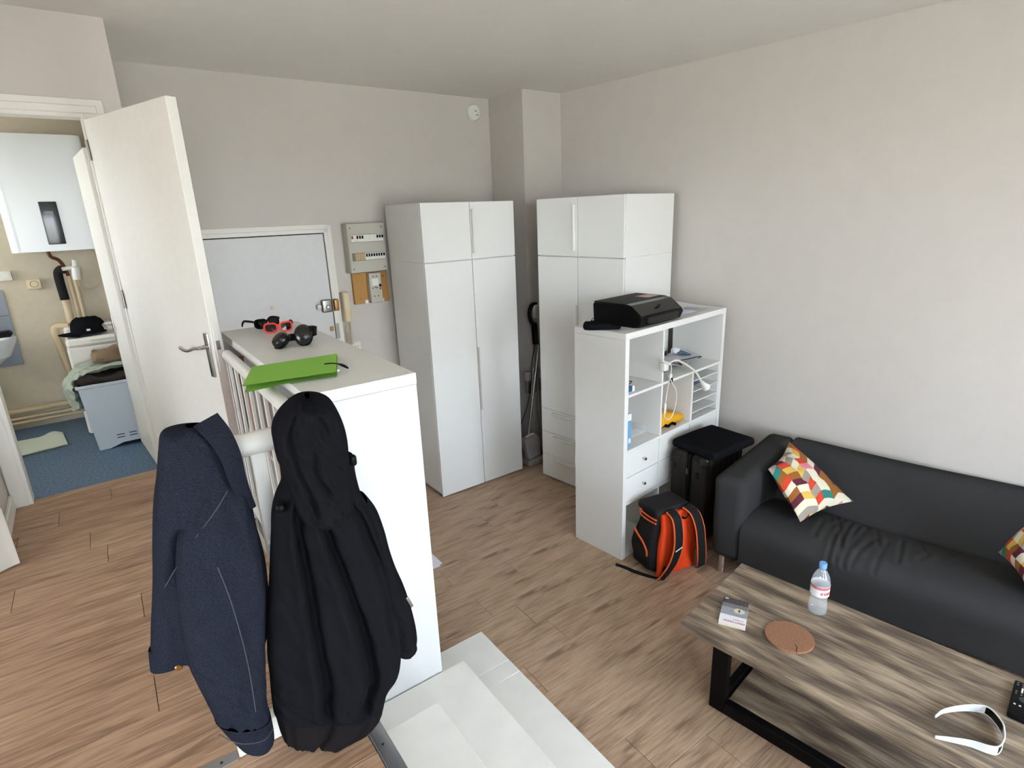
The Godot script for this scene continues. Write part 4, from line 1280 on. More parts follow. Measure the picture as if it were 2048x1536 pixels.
	rbox(st, T(0, 0.05, 0), Vector3(0.31, 0.10, 0.30), 0.044, 4, 8, func(o: Vector3, h: Vector3) -> Vector3:
		var q := o
		q.y *= 1.0 - 0.55 * smoothstep(-0.4, 1.0, o.x / h.x)
		q.y -= 0.05 * (1.0 - (1.0 - 0.55 * smoothstep(-0.4, 1.0, o.x / h.x)))
		return q + Vector3(0, nz.get_noise_3d(o.x, 0, o.z) * 0.008 if o.y > 0 else 0.0, 0))
	obj("fabric", st, M.yellow, yb, Transform3D.IDENTITY, true)
	st = begin()
	ribbon(st, curve([Vector3(-0.15, 0.012, 0.12), Vector3(-0.11, 0.03, 0.145), Vector3(-0.06, 0.014, 0.15), Vector3(-0.02, 0.022, 0.148), Vector3(0.02, 0.006, 0.155)], 6), Vector3.UP, 0.02, 0.004)
	obj("strap", st, M.black, yb)
	st = begin()
	ribbon(st, [Vector3(-0.13, 0.082, -0.09), Vector3(0.0, 0.084, -0.1), Vector3(0.08, 0.06, -0.1)], Vector3(0, 0, 1), 0.05, 0.006)
	obj("closure", st, M.darkgreen, yb)
	# blue carton and clear bag
	var bc := thing("blue_carton", "tall blue and white carton in the left shelf cube", "carton", FK * T(0.068, 0.7555, -0.052))
	boxpart("carton", Vector3(-0.03, 0, -0.03), Vector3(0.032, 0.165, 0.03), M.bluecarton, bc)
	boxpart("top_flap", Vector3(-0.03, 0.1655, -0.03), Vector3(0.032, 0.208, 0.03), M.paper, bc)
	boxpart("barcode", Vector3(0.005, 0.02, 0.0301), Vector3(0.026, 0.05, 0.0305), M.paper, bc, 0.0)
	var cl := thing("plastic_bag", "clear crumpled plastic bag in the left shelf cube", "bag", FK * T(0.22, 0.7555, -0.19))
	st = begin()
	rbox(st, T(0, 0.022, 0), Vector3(0.22, 0.044, 0.24), 0.02, 3, 12, func(o: Vector3, _h: Vector3) -> Vector3: return o + Vector3(0, absf(nz.get_noise_3d(o.x, 3.0, o.z)) * 0.03 if o.y > 0 else 0.0, 0))
	obj("film", st, M.film, cl, Transform3D.IDENTITY, true)
	var en := thing("envelope", "pale blue envelope in the letter trays", "envelope", FK * T(0.85, 0.9805, -0.15))
	boxpart("sheet", Vector3(-0.09, 0.002, -0.10), Vector3(0.03, 0.004, 0.13), M.paleblue, en, 0.0)

func boxobj(called: String, xf: Transform3D, size: Vector3, m: Material, ch := 0.003) -> MeshInstance3D:
	var st := begin()
	cbox(st, Transform3D.IDENTITY, size, ch)
	return obj(called, st, m, self, xf)

func build_floor_things() -> void:
	# suitcase
	var S := Transform3D(Basis(Vector3.UP, -0.03), Vector3(-0.565, 0, 2.272))
	var s := thing("suitcase", "dark hard-shell suitcase standing between the shelf and the sofa", "suitcase", S)
	for e in [-1.0, 1.0]:
		var st := begin()
		rbox(st, T(0, 0.35, e * 0.072), Vector3(0.46, 0.60, 0.128), 0.04, 5, 24, func(o: Vector3, h: Vector3) -> Vector3:
			var k := 0.0035 * sin(o.y * 150.0) * smoothstep(0.75, 0.95, absf(o.x) / h.x) + 0.004 * sin(o.x * 95.0) * smoothstep(0.9, 1.0, absf(o.z) / h.z)
			var n := Vector3(signf(o.x) if absf(o.x) > h.x * 0.9 else 0.0, 0, signf(o.z) if absf(o.z) > h.z * 0.95 else 0.0)
			return o + n * k)
		obj("shell", st, M.suitcase, s, Transform3D.IDENTITY, true)
	var st2 := begin()
	rbox(st2, T(0, 0.35, 0), Vector3(0.452, 0.592, 0.02), 0.009, 2)
	obj("zip_band", st2, M.black, s, Transform3D.IDENTITY, true)
	obj("zip_pull", _rb(TR(Vector3(-0.232, 0.53, -0.004), Vector3(0, 0, 6)), Vector3(0.005, 0.045, 0.012), 0.002), M.steel, s, Transform3D.IDENTITY, true)
	for e in [-1.0, 1.0]:
		for k in [-1.0, 1.0]:
			st2 = begin()
			lathe(st2, TR(Vector3(e * 0.17, 0.027, k * 0.095), Vector3(0, 0, 90)), [Vector2(0, 0.014), Vector2(0.022, 0.014), Vector2(0.027, 0.009), Vector2(0.027, -0.009), Vector2(0.022, -0.014), Vector2(0, -0.014)], 20)
			obj("wheel", st2, M.wheel, s)
			boxpart("wheel_fork", Vector3(e * 0.17 - 0.018, 0.03, k * 0.095 - 0.016), Vector3(e * 0.17 + 0.018, 0.06, k * 0.095 + 0.016), M.black, s, 0.004)
		obj("corner_guard", _rb(T(e * 0.212, 0.615, 0.106), Vector3(0.045, 0.075, 0.062), 0.02, 4), M.cornerguard, s, Transform3D.IDENTITY, true)
	boxpart("latch", Vector3(-0.238, 0.53, -0.10), Vector3(-0.228, 0.56, -0.085), M.black, s, 0.002)
	boxpart("latch", Vector3(-0.238, 0.50, 0.06), Vector3(-0.228, 0.54, 0.08), M.black, s, 0.002)
	# flat black seat pad on top
	var c := thing("seat_pad", "flat black seat pad lying on top of the suitcase", "cushion", Transform3D(Basis(Vector3.UP, -0.13), Vector3(-0.58, 0.652, 2.315)))
	st2 = begin()
	rbox(st2, T(0, 0.028, 0), Vector3(0.42, 0.055, 0.34), 0.026, 4, 8, func(o: Vector3, h: Vector3) -> Vector3: return o + Vector3(0, 0.006 * (1.0 - pow(o.x / h.x, 2)) if o.y > 0 else 0.0, 0))
	obj("cover", st2, M.blackcloth, c, Transform3D.IDENTITY, true)
	# backpack
	var B := Transform3D(Basis(Vector3.UP, -0.311), Vector3(-1.09, 0, 2.385))
	var b := thing("backpack", "orange and dark grey backpack on the floor in front of the shelf", "backpack", B)
	st2 = begin()
	rbox(st2, T(0, 0.215, -0.115), Vector3(0.30, 0.43, 0.20), 0.055, 5, 12, func(o: Vector3, h: Vector3) -> Vector3:
		var t := o.y / h.y
		var k := 1.0 - 0.16 * smoothstep(0.0, 1.0, t)
		var zb := 0.04 * exp(-pow((t + 0.35) / 0.5, 2)) if o.z < 0 else 0.0
		var xb := 0.028 * exp(-pow((t + 0.4) / 0.45, 2)) * signf(o.x)
		return Vector3(o.x * k + xb * absf(o.x / h.x), o.y, o.z * k - zb * absf(o.z / h.z)))
	obj("body", st2, M.packgrey, b, Transform3D.IDENTITY, true)
	st2 = begin()
	rbox(st2, T(0, 0.205, 0.0), Vector3(0.28, 0.40, 0.03), 0.013, 3, 16, func(o: Vector3, h: Vector3) -> Vector3:
		var k := 1.0 - 0.22 * smoothstep(-0.2, 1.0, o.y / h.y)
		return Vector3(o.x * k, o.y, o.z - 0.02 * smoothstep(0.5, 1.0, o.y / h.y) + (0.003 * sin(o.x * 90.0) if o.z > 0 else 0.0)))
	obj("back_panel", st2, M.orange, b, Transform3D.IDENTITY, true)
	# lid with orange zip mouth
	st2 = begin()
	rbox(st2, T(-0.01, 0.405, -0.12), Vector3(0.26, 0.055, 0.19), 0.024, 4, 4)
	obj("lid", st2, M.packgrey, b, Transform3D.IDENTITY, true)
	st2 = begin()
	tube(st2, curve([Vector3(-0.136, 0.372, -0.03), Vector3(-0.142, 0.372, -0.10), Vector3(-0.138, 0.376, -0.17), Vector3(-0.10, 0.38, -0.222), Vector3(0.05, 0.382, -0.225)], 6), 0.005, 6)
	tube(st2, curve([Vector3(-0.138, 0.350, -0.03), Vector3(-0.146, 0.348, -0.10), Vector3(-0.142, 0.352, -0.17), Vector3(-0.10, 0.355, -0.226)], 6), 0.005, 6)
	obj("zip", st2, M.orange2, b)
	# side pocket and its orange zip
	st2 = begin()
	rbox(st2, T(-0.148, 0.135, -0.125), Vector3(0.05, 0.22, 0.17), 0.024, 4, 4)
	obj("side_pocket", st2, M.packdark, b, Transform3D.IDENTITY, true)
	st2 = begin()
	ribbon(st2, curve([Vector3(-0.168, 0.25, -0.195), Vector3(-0.178, 0.235, -0.15), Vector3(-0.178, 0.205, -0.095), Vector3(-0.176, 0.16, -0.062), Vector3(-0.174, 0.125, -0.06)], 6), Vector3(0, 0.6, 0.8), 0.013, 0.006)
	obj("pocket_zip", st2, M.orange2, b)
	# shoulder straps
	for e in [0, 1]:
		var pts: Array
		if e == 0:
			pts = [Vector3(-0.05, 0.425, -0.01), Vector3(-0.052, 0.40, 0.045), Vector3(-0.052, 0.32, 0.068), Vector3(-0.055, 0.22, 0.072), Vector3(-0.075, 0.12, 0.06), Vector3(-0.115, 0.03, 0.035), Vector3(-0.125, 0.008, 0.02)]
		else:
			pts = [Vector3(0.07, 0.425, -0.01), Vector3(0.085, 0.40, 0.045), Vector3(0.10, 0.32, 0.075), Vector3(0.11, 0.22, 0.085), Vector3(0.125, 0.12, 0.08), Vector3(0.15, 0.04, 0.055), Vector3(0.165, 0.012, 0.04)]
		var cvp := curve(pts, 6)
		st2 = begin()
		ribbon(st2, cvp, Vector3.RIGHT, 0.058, 0.014)
		var sp := obj("strap", st2, M.packdark, b)
		for k in [-1.0, 1.0]:
			st2 = begin()
			var q := []
			for v in cvp:
				q.append(v + Vector3(k * 0.031, 0, 0.003))
			tube(st2, q, 0.0048, 6)
			obj("piping", st2, M.orange2, sp)
	st2 = begin()
	ribbon(st2, curve([Vector3(-0.03, 0.425, 0.0), Vector3(-0.015, 0.40, 0.035), Vector3(0.02, 0.385, 0.045), Vector3(0.05, 0.40, 0.035), Vector3(0.06, 0.425, 0.0)], 6), Vector3(0, 0.8, 0.5), 0.014, 0.005)
	obj("grab_handle", st2, M.black, b)
	st2 = begin()
	ribbon(st2, [Vector3(-0.075, 0.205, 0.080), Vector3(-0.03, 0.225, 0.083)], Vector3.UP, 0.006, 0.002)
	obj("reflector", st2, M.plasticwhite, b)
	st2 = begin()
	ribbon(st2, curve([Vector3(-0.10, 0.075, 0.02), Vector3(-0.115, 0.03, 0.035), Vector3(-0.13, 0.008, 0.03), Vector3(-0.17, 0.006, -0.01), Vector3(-0.22, 0.006, -0.09), Vector3(-0.25, 0.005, -0.16), Vector3(-0.285, 0.005, -0.22)], 6), Vector3(0.6, 0.3, 0.7), 0.024, 0.003)
	obj("loose_strap", st2, M.packdark, b)

func build_table_things() -> void:
	# water bottle
	var b := thing("water_bottle", "clear plastic water bottle with a pale blue cap on the coffee table", "bottle", FT * T(0.457, 0.45, 0.39))
	var st := begin()
	lathe(st, Transform3D.IDENTITY, [Vector2(0.0, 0.004), Vector2(0.030, 0.0), Vector2(0.0365, 0.008), Vector2(0.037, 0.03), Vector2(0.033, 0.055), Vector2(0.031, 0.072), Vector2(0.035, 0.09), Vector2(0.0365, 0.105), Vector2(0.0365, 0.145), Vector2(0.036, 0.155), Vector2(0.031, 0.178), Vector2(0.020, 0.200), Vector2(0.0125, 0.211), Vector2(0.0125, 0.225)], 40)
	obj("body", st, M.bottle, b, Transform3D.IDENTITY, true)
	st = begin()
	lathe(st, Transform3D.IDENTITY, [Vector2(0.0370, 0.092), Vector2(0.0372, 0.094), Vector2(0.0372, 0.142), Vector2(0.0370, 0.144)], 40)
	var lb := obj("label", st, M.labelwhite, b)
	st = begin()
	lathe(st, Transform3D.IDENTITY, [Vector2(0.0374, 0.128), Vector2(0.0374, 0.142)], 40)
	obj("label_band", st, M.labelpink, lb)
	var word := ["e", "v", "i", "a", "n"]
	for k in 5:
		var a: float = -0.80 + [0.0, 0.33, 0.56, 0.74, 1.06][k] - 0.25
		var dir := Vector3(sin(a), 0, cos(a))
		text_part("lettering", word[k], 0.021, M.labelred, lb, Transform3D(Basis(Vector3.UP, a), dir * 0.0374 + Vector3(0, 0.112, 0)), 0.0008, "Droid Sans", 700)
	st = begin()
	lathe(st, Transform3D.IDENTITY, [Vector2(0.0135, 0.218), Vector2(0.0150, 0.219), Vector2(0.0150, 0.238), Vector2(0.0135, 0.241), Vector2(0.0, 0.241)], 28)
	obj("cap", st, M.capblue, b)
	# cork coaster
	var c := thing("cork_coaster", "round brown cork trivet on the coffee table", "trivet", FT * T(0.212, 0.45, 0.368))
	st = begin()
	lathe(st, Transform3D.IDENTITY, [Vector2(0, 0.0), Vector2(0.090, 0.0), Vector2(0.092, 0.002), Vector2(0.092, 0.008), Vector2(0.090, 0.010), Vector2(0, 0.010)], 56)
	obj("disc", st, M.cork, c)
	st = begin()
	tube(st, curve([Vector3(-0.035, 0.010, 0.035), Vector3(-0.045, 0.010, 0.048), Vector3(-0.062, 0.010, 0.050), Vector3(-0.075, 0.010, 0.058)], 6), 0.0011, 5)
	obj("scratch", st, M.darkbrown, c)
	# paperback, its head towards the table's near edge
	var X := Transform3D(Basis(Vector3.UP, 0.335), Vector3(0.197, 0.45, 0.143))
	var k := thing("paperback_book", "small paperback with a grey photo cover on the coffee table", "book", FT * X)
	boxpart("pages", Vector3(-0.088, 0.001, -0.052), Vector3(0.087, 0.0115, 0.051), M.pages, k, 0.0005)
	st = begin()
	span(st, Vector3(-0.089, 0.0116, -0.053), Vector3(0.089, 0.0126, 0.053), 0.0)
	span(st, Vector3(-0.089, 0.0, -0.053), Vector3(0.089, 0.001, 0.053), 0.0)
	var cv := obj("cover", st, M.paper, k)
	for g in [[-0.030, 0.022, M.photo1], [0.022, 0.050, M.photo2], [0.050, 0.089, M.photo3]]:
		boxpart("photo", Vector3(g[0], 0.0126, -0.053), Vector3(g[1], 0.0129, 0.053), g[2], cv, 0.0)
	st = begin()
	lathe(st, T(0.008, 0.0129, 0.020) * Transform3D(Basis.from_scale(Vector3(1.0, 1, 1.35))), [Vector2(0.0, 0.0006), Vector2(0.017, 0.0006), Vector2(0.017, 0.0)], 28)
	obj("plaque", st, M.plaque, cv)
	boxpart("plaque_mark", Vector3(0.000, 0.0135, 0.016), Vector3(0.018, 0.0138, 0.023), M.photo3, cv, 0.0)
	boxpart("white_mark", Vector3(0.078, 0.0129, -0.046), Vector3(0.084, 0.0132, -0.032), M.paper, cv, 0.0)
	var tb := Basis(Vector3(0, 0, -1), Vector3(-1, 0, 0), Vector3(0, 1, 0))
	text_part("author_lettering", "Albert Camus", 0.0125, M.labelred, cv, Transform3D(tb, Vector3(-0.071, 0.0128, 0.008)), 0.0004, "Droid Serif", 700)
	text_part("title_lettering", "La chute", 0.010, M.labelred, cv, Transform3D(tb, Vector3(-0.054, 0.0128, 0.022)), 0.0004, "Droid Serif", 400)
	# white wrap-around sunglasses
	var w := thing("sports_sunglasses", "white wrap-around sports sunglasses on the coffee table", "sunglasses", FT * T(0.19, 0.45, 0.96))
	var top := curve([Vector3(-0.034, 0.012, -0.092), Vector3(0.0, 0.028, -0.075), Vector3(0.055, 0.036, -0.03), Vector3(0.088, 0.040, 0.012), Vector3(0.085, 0.043, 0.038), Vector3(0.045, 0.046, 0.068), Vector3(0.012, 0.044, 0.078), Vector3(-0.030, 0.044, 0.082), Vector3(-0.062, 0.038, 0.075), Vector3(-0.076, 0.034, 0.055), Vector3(-0.088, 0.030, 0.01), Vector3(-0.108, 0.020, -0.04), Vector3(-0.122, 0.010, -0.075)], 6)
	st = begin()
	var n := top.size()
	var low := []
	for i in n:
		var t := float(i) / (n - 1)
		var hh: float = 0.006 + 0.030 * pow(sin(PI * t), 0.8)
		low.append(Vector3(top[i].x, maxf(0.001, top[i].y - hh), top[i].z))
	var fr: Array = []
	for i in n:
		fr.append((top[i] + low[i]) * 0.5)
	for i in n - 1:
		var o: Vector3 = ((top[i] + top[i + 1]) * 0.5)
		o.y = 0
		var i0 := i >= 20 and i <= 32
		var i1 := i >= 38 and i <= 47
		if i0 or i1:
			continue
		quad(st, top[i], top[i + 1], low[i + 1], low[i], o)
	tube(st, top, 0.0026, 6)
	tube(st, low, 0.0018, 6)
	obj("frame", st, M.glosswhite, w)
	for r in [[20, 33], [38, 48]]:
		st = begin()
		for i in range(r[0], r[1]):
			quad(st, top[i], top[i + 1], low[i + 1], low[i], top[i])
		obj("lens", st, M.lens, w)
	# remote control
	var rc := thing("remote_control", "black television remote control at the table edge by the sofa", "remote", FT * T(0.427, 0.45, 1.062))
	obj("body", _rb(T(0, 0.010, 0), Vector3(0.20, 0.020, 0.056), 0.007), M.remoteblack, rc, Transform3D.IDENTITY, true)
	for i in 2:
		boxpart("rocker_key", Vector3(0.035, 0.0195, -0.006 + i * 0.014), Vector3(0.062, 0.0218, -0.001 + i * 0.014), M.plasticwhite, rc, 0.001)
	st = begin()
	lathe(st, T(0.0, 0.0195, 0.008), [Vector2(0.0, 0.002), Vector2(0.015, 0.002), Vector2(0.017, 0.0)], 20)
	obj("navigation_key", st, M.screen, rc)
	for i in 4:
		for jj in 3:
			boxpart("key", Vector3(0.082 - 0.012 * (i % 2) - 0.05 * int(i / 2.0) * 1.0, 0.0195, -0.020 + jj * 0.014), Vector3(0.086 - 0.012 * (i % 2) - 0.05 * int(i / 2.0), 0.0212, -0.015 + jj * 0.014), M.keygrey, rc, 0.0005)
	for jj in 3:
		boxpart("key", Vector3(-0.042, 0.0195, -0.018 + jj * 0.014), Vector3(-0.036, 0.0215, -0.012 + jj * 0.014), M.plasticwhite, rc, 0.0005)

func sunglasses(called: String, label: String, xf: Transform3D, m: Material, tempm: Material) -> void:
	# lenses face +z, temples run to -z
	var g := thing(called, label, "sunglasses", xf)
	for e in [-1.0, 1.0]:
		var ring := []
		for k in 20:
			var a := TAU * k / 20
			var x := signf(cos(a)) * pow(absf(cos(a)), 0.6) * 0.027
			var y := signf(sin(a)) * pow(absf(sin(a)), 0.7) * 0.021
			ring.append(Vector3(e * 0.034 + x, 0.026 + y + absf(x + e * 0.0) * 0.05, -0.012 * pow((e * 0.034 + x) / 0.06, 2)))
		var st := begin()
		tube(st, ring, 0.0042, 6, true)
		obj("rim", st, m, g)
		st = begin()
		var c := Vector3.ZERO
		for v in ring:
			c += v / 20.0
		for k in 20:
			tri(st, c, ring[k], ring[(k + 1) % 20], Vector3(0, 0, 1))
		obj("lens", st, M.lens, g)
		st = begin()
		ribbon(st, curve([Vector3(e * 0.066, 0.040, -0.010), Vector3(e * 0.070, 0.040, -0.05), Vector3(e * 0.069, 0.036, -0.10), Vector3(e * 0.066, 0.020, -0.130), Vector3(e * 0.064, 0.006, -0.142)], 6), Vector3.UP, 0.010, 0.004)
		obj("temple", st, tempm, g)
	var sb := begin()
	tube(sb, [Vector3(-0.010, 0.036, 0.0), Vector3(0.0, 0.039, 0.001), Vector3(0.010, 0.036, 0.0)], 0.0036, 6)
	obj("bridge", sb, m, g)

func build_cabinet_things() -> void:
	var Y := 1.651
	sunglasses("sunglasses", "black folded-out sunglasses at the far end of the bookcase top", FP * Transform3D(Basis(Vector3.UP, 0.25), Vector3(-0.535, Y, -0.955)), M.black, M.black)
	sunglasses("sunglasses", "red-framed sunglasses beside the black pair on the bookcase top", FP * Transform3D(Basis(Vector3.UP, -0.10), Vector3(-0.528, Y, -0.785)), M.redframe, M.black)
	# headphones lying on their cups
	var h := thing("headphones", "black over-ear headphones lying on the bookcase top", "headphones", FP * T(-0.55, Y, -0.45))
	var st := begin()
	var xf1 := TR(Vector3(0.028, 0.044, 0.035), Vector3(68, -18, 10))
	var xf2 := TR(Vector3(-0.055, 0.030, 0.0), Vector3(20, -30, 28))
	for q in [xf1, xf2]:
		var sq: Transform3D = q * Transform3D(Basis.from_scale(Vector3(0.92, 1, 1.12)))
		st = begin()
		lathe(st, sq, [Vector2(0, 0.024), Vector2(0.016, 0.0235), Vector2(0.027, 0.020), Vector2(0.034, 0.014), Vector2(0.0375, 0.006), Vector2(0.038, -0.002), Vector2(0.0, -0.002)], 32)
		var cup := obj("ear_cup", st, M.blackgloss, h)
		st = begin()
		lathe(st, sq, [Vector2(0, -0.003), Vector2(0.037, -0.003), Vector2(0.0415, -0.008), Vector2(0.0415, -0.014), Vector2(0.037, -0.020), Vector2(0.029, -0.022), Vector2(0.022, -0.018), Vector2(0.019, -0.010), Vector2(0, -0.010)], 32)
		obj("ear_pad", st, M.black, cup)
	st = begin()
	ribbon(st, curve([Vector3(0.045, 0.062, 0.030), Vector3(0.085, 0.056, 0.01), Vector3(0.098, 0.036, -0.035), Vector3(0.07, 0.022, -0.075), Vector3(0.0, 0.018, -0.085), Vector3(-0.060, 0.028, -0.05)], 8), Vector3(0.1, 1, 0.2), 0.030, 0.010)
	obj("headband", st, M.black, h)
	# green folder with elastic
	var f := thing("green_folder", "bright green card folder lying across the bookcase and handrail", "folder", FP * T(0, 1.652, 0))
	for i in 2:
		var k := float(i)
		st = begin()
		grid(st, func(u, v):
			var p: Vector3 = Vector3(-0.791, 0, -0.107).lerp(Vector3(-0.50, 0, -0.076), u).lerp(Vector3(-0.871, 0, 0.131).lerp(Vector3(-0.595, 0, 0.186), u), v)
			var ov := clampf((-0.735 - p.x) / 0.12, 0, 1)
			p.x += 0.004 * k
			p.z -= 0.004 * k
			p.y = 0.016 - 0.008 * k - (0.0 if k == 0 else 0.010) * ov * v + 0.002 * u - 0.004 * k * v
			return p, 12, 8)
		grid(st, func(u, v):
			var p: Vector3 = Vector3(-0.791, 0, -0.107).lerp(Vector3(-0.50, 0, -0.076), u).lerp(Vector3(-0.871, 0, 0.131).lerp(Vector3(-0.595, 0, 0.186), u), v)
			var ov := clampf((-0.735 - p.x) / 0.12, 0, 1)
			p.x += 0.004 * k
			p.z -= 0.004 * k
			p.y = 0.0145 - 0.008 * k - (0.0 if k == 0 else 0.010) * ov * v + 0.002 * u - 0.004 * k * v
			return p, 12, 8)
		obj("cover", st, M.green, f, Transform3D.IDENTITY, true)
	boxpart("paper_wad", Vector3(-0.72, 0.0, -0.06), Vector3(-0.56, 0.007, 0.12), M.paper, f)
	st = begin()
	tube(st, curve([Vector3(-0.590, 0.0195, 0.055), Vector3(-0.57, 0.0205, 0.065), Vector3(-0.552, 0.019, 0.088), Vector3(-0.538, 0.012, 0.105), Vector3(-0.528, 0.004, 0.115)], 6), [0.002, 0.002, 0.002, 0.002, 0.002, 0.002, 0.002, 0.002, 0.002, 0.002, 0.002, 0.002, 0.0025, 0.003, 0.004, 0.0045, 0.005, 0.005, 0.005, 0.005, 0.0045, 0.004, 0.0035, 0.003, 0.0025], 6)
	obj("elastic", st, M.black, f)

func build_corner_things() -> void:
	# carpet sweeper / stick vacuum in the corner between the wardrobes
	var v := thing("stick_vacuum", "grey upright stick vacuum leaning between the two wardrobes", "vacuum cleaner", FB * T(-0.16, 0, 0.60))
	obj("floor_head", _rb(T(0.02, 0.035, 0.04), Vector3(0.19, 0.06, 0.12), 0.02), M.vacgrey, v, Transform3D.IDENTITY, true)
	obj("dust_box", _rb(TR(Vector3(0.005, 0.165, 0.03), Vector3(-6, 0, 8)), Vector3(0.15, 0.20, 0.085), 0.022, 4), M.vacgrey, v, Transform3D.IDENTITY, true)
	var st := begin()
	tube(st, curve([Vector3(-0.05, 0.265, 0.03), Vector3(0.02, 0.275, 0.03), Vector3(0.085, 0.23, 0.03), Vector3(0.098, 0.15, 0.03), Vector3(0.085, 0.10, 0.03)], 8), 0.012, 10)
	obj("carry_handle", st, M.vacgrey2, v)
	st = begin()
	tube(st, [Vector3(-0.02, 0.24, 0.02), Vector3(0.125, 0.92, 0.0), Vector3(0.15, 1.05, 0.0)], 0.011, 12)
	obj("pole", st, M.steel, v)
	st = begin()
	tube(st, [Vector3(0.0, 0.24, 0.0), Vector3(0.10, 0.86, -0.02)], 0.008, 10)
	obj("pole", st, M.vacgrey, v)
	# wall-hung handheld unit behind
	var hv := thing("steam_mop", "black and white steam mop handle behind the right wardrobe", "steam mop", FB * T(-0.03, 0, 0.565))
	st = begin()
	tube(st, curve([Vector3(0.03, 1.40, 0.0), Vector3(-0.02, 1.395, 0.0), Vector3(-0.045, 1.34, 0.0), Vector3(-0.035, 1.27, 0.0), Vector3(0.0, 1.22, 0.0)], 6), 0.018, 10)
	obj("grip", st, M.black, hv)
	obj("motor_case", _rb(T(0.02, 1.345, 0.0), Vector3(0.07, 0.12, 0.05), 0.02), M.vacgrey2, hv, Transform3D.IDENTITY, true)
	st = begin()
	tube(st, [Vector3(0.0, 1.24, 0.0), Vector3(0.012, 1.06, 0.0)], 0.026, 12)
	obj("neck", st, M.black, hv)
	st = begin()
	tube(st, [Vector3(0.012, 1.06, 0.0), Vector3(0.05, 0.06, 0.0)], 0.014, 10)
	obj("tube", st, M.vacgrey, hv)
	obj("foot", _rb(T(0.06, 0.03, 0.0), Vector3(0.12, 0.06, 0.09), 0.02), M.black, hv, Transform3D.IDENTITY, true)
	st = begin()
	tube(st, curve([Vector3(0.0, 1.07, 0.01), Vector3(-0.045, 0.9, 0.01), Vector3(-0.06, 0.72, 0.01), Vector3(-0.11, 0.52, 0.01), Vector3(-0.20, 0.33, 0.01), Vector3(-0.225, 0.1, 0.01), Vector3(-0.2, 0.005, 0.0)], 8), 0.0035, 6)
	obj("cord", st, M.black, hv)
	var bx := thing("appliance_box", "white and grey appliance box stacked behind the stick vacuum", "box", FB * T(0.02, 0, 0.51))
	boxpart("carton", Vector3(-0.02, 0.0, -0.05), Vector3(0.24, 0.60, -0.005), M.vacgrey2, bx)
	boxpart("carton_top", Vector3(-0.09, 0.601, -0.05), Vector3(0.24, 0.72, -0.005), M.vacgrey, bx)
	boxpart("lid", Vector3(-0.095, 0.721, -0.052), Vector3(0.24, 0.80, -0.004), M.vacgrey2, bx)
	for i in 7:
		boxpart("grille_slot", Vector3(-0.085, 0.61 + 0.013 * i, -0.005), Vector3(-0.04, 0.617 + 0.013 * i, -0.0035), M.darkbrown, bx, 0.0)

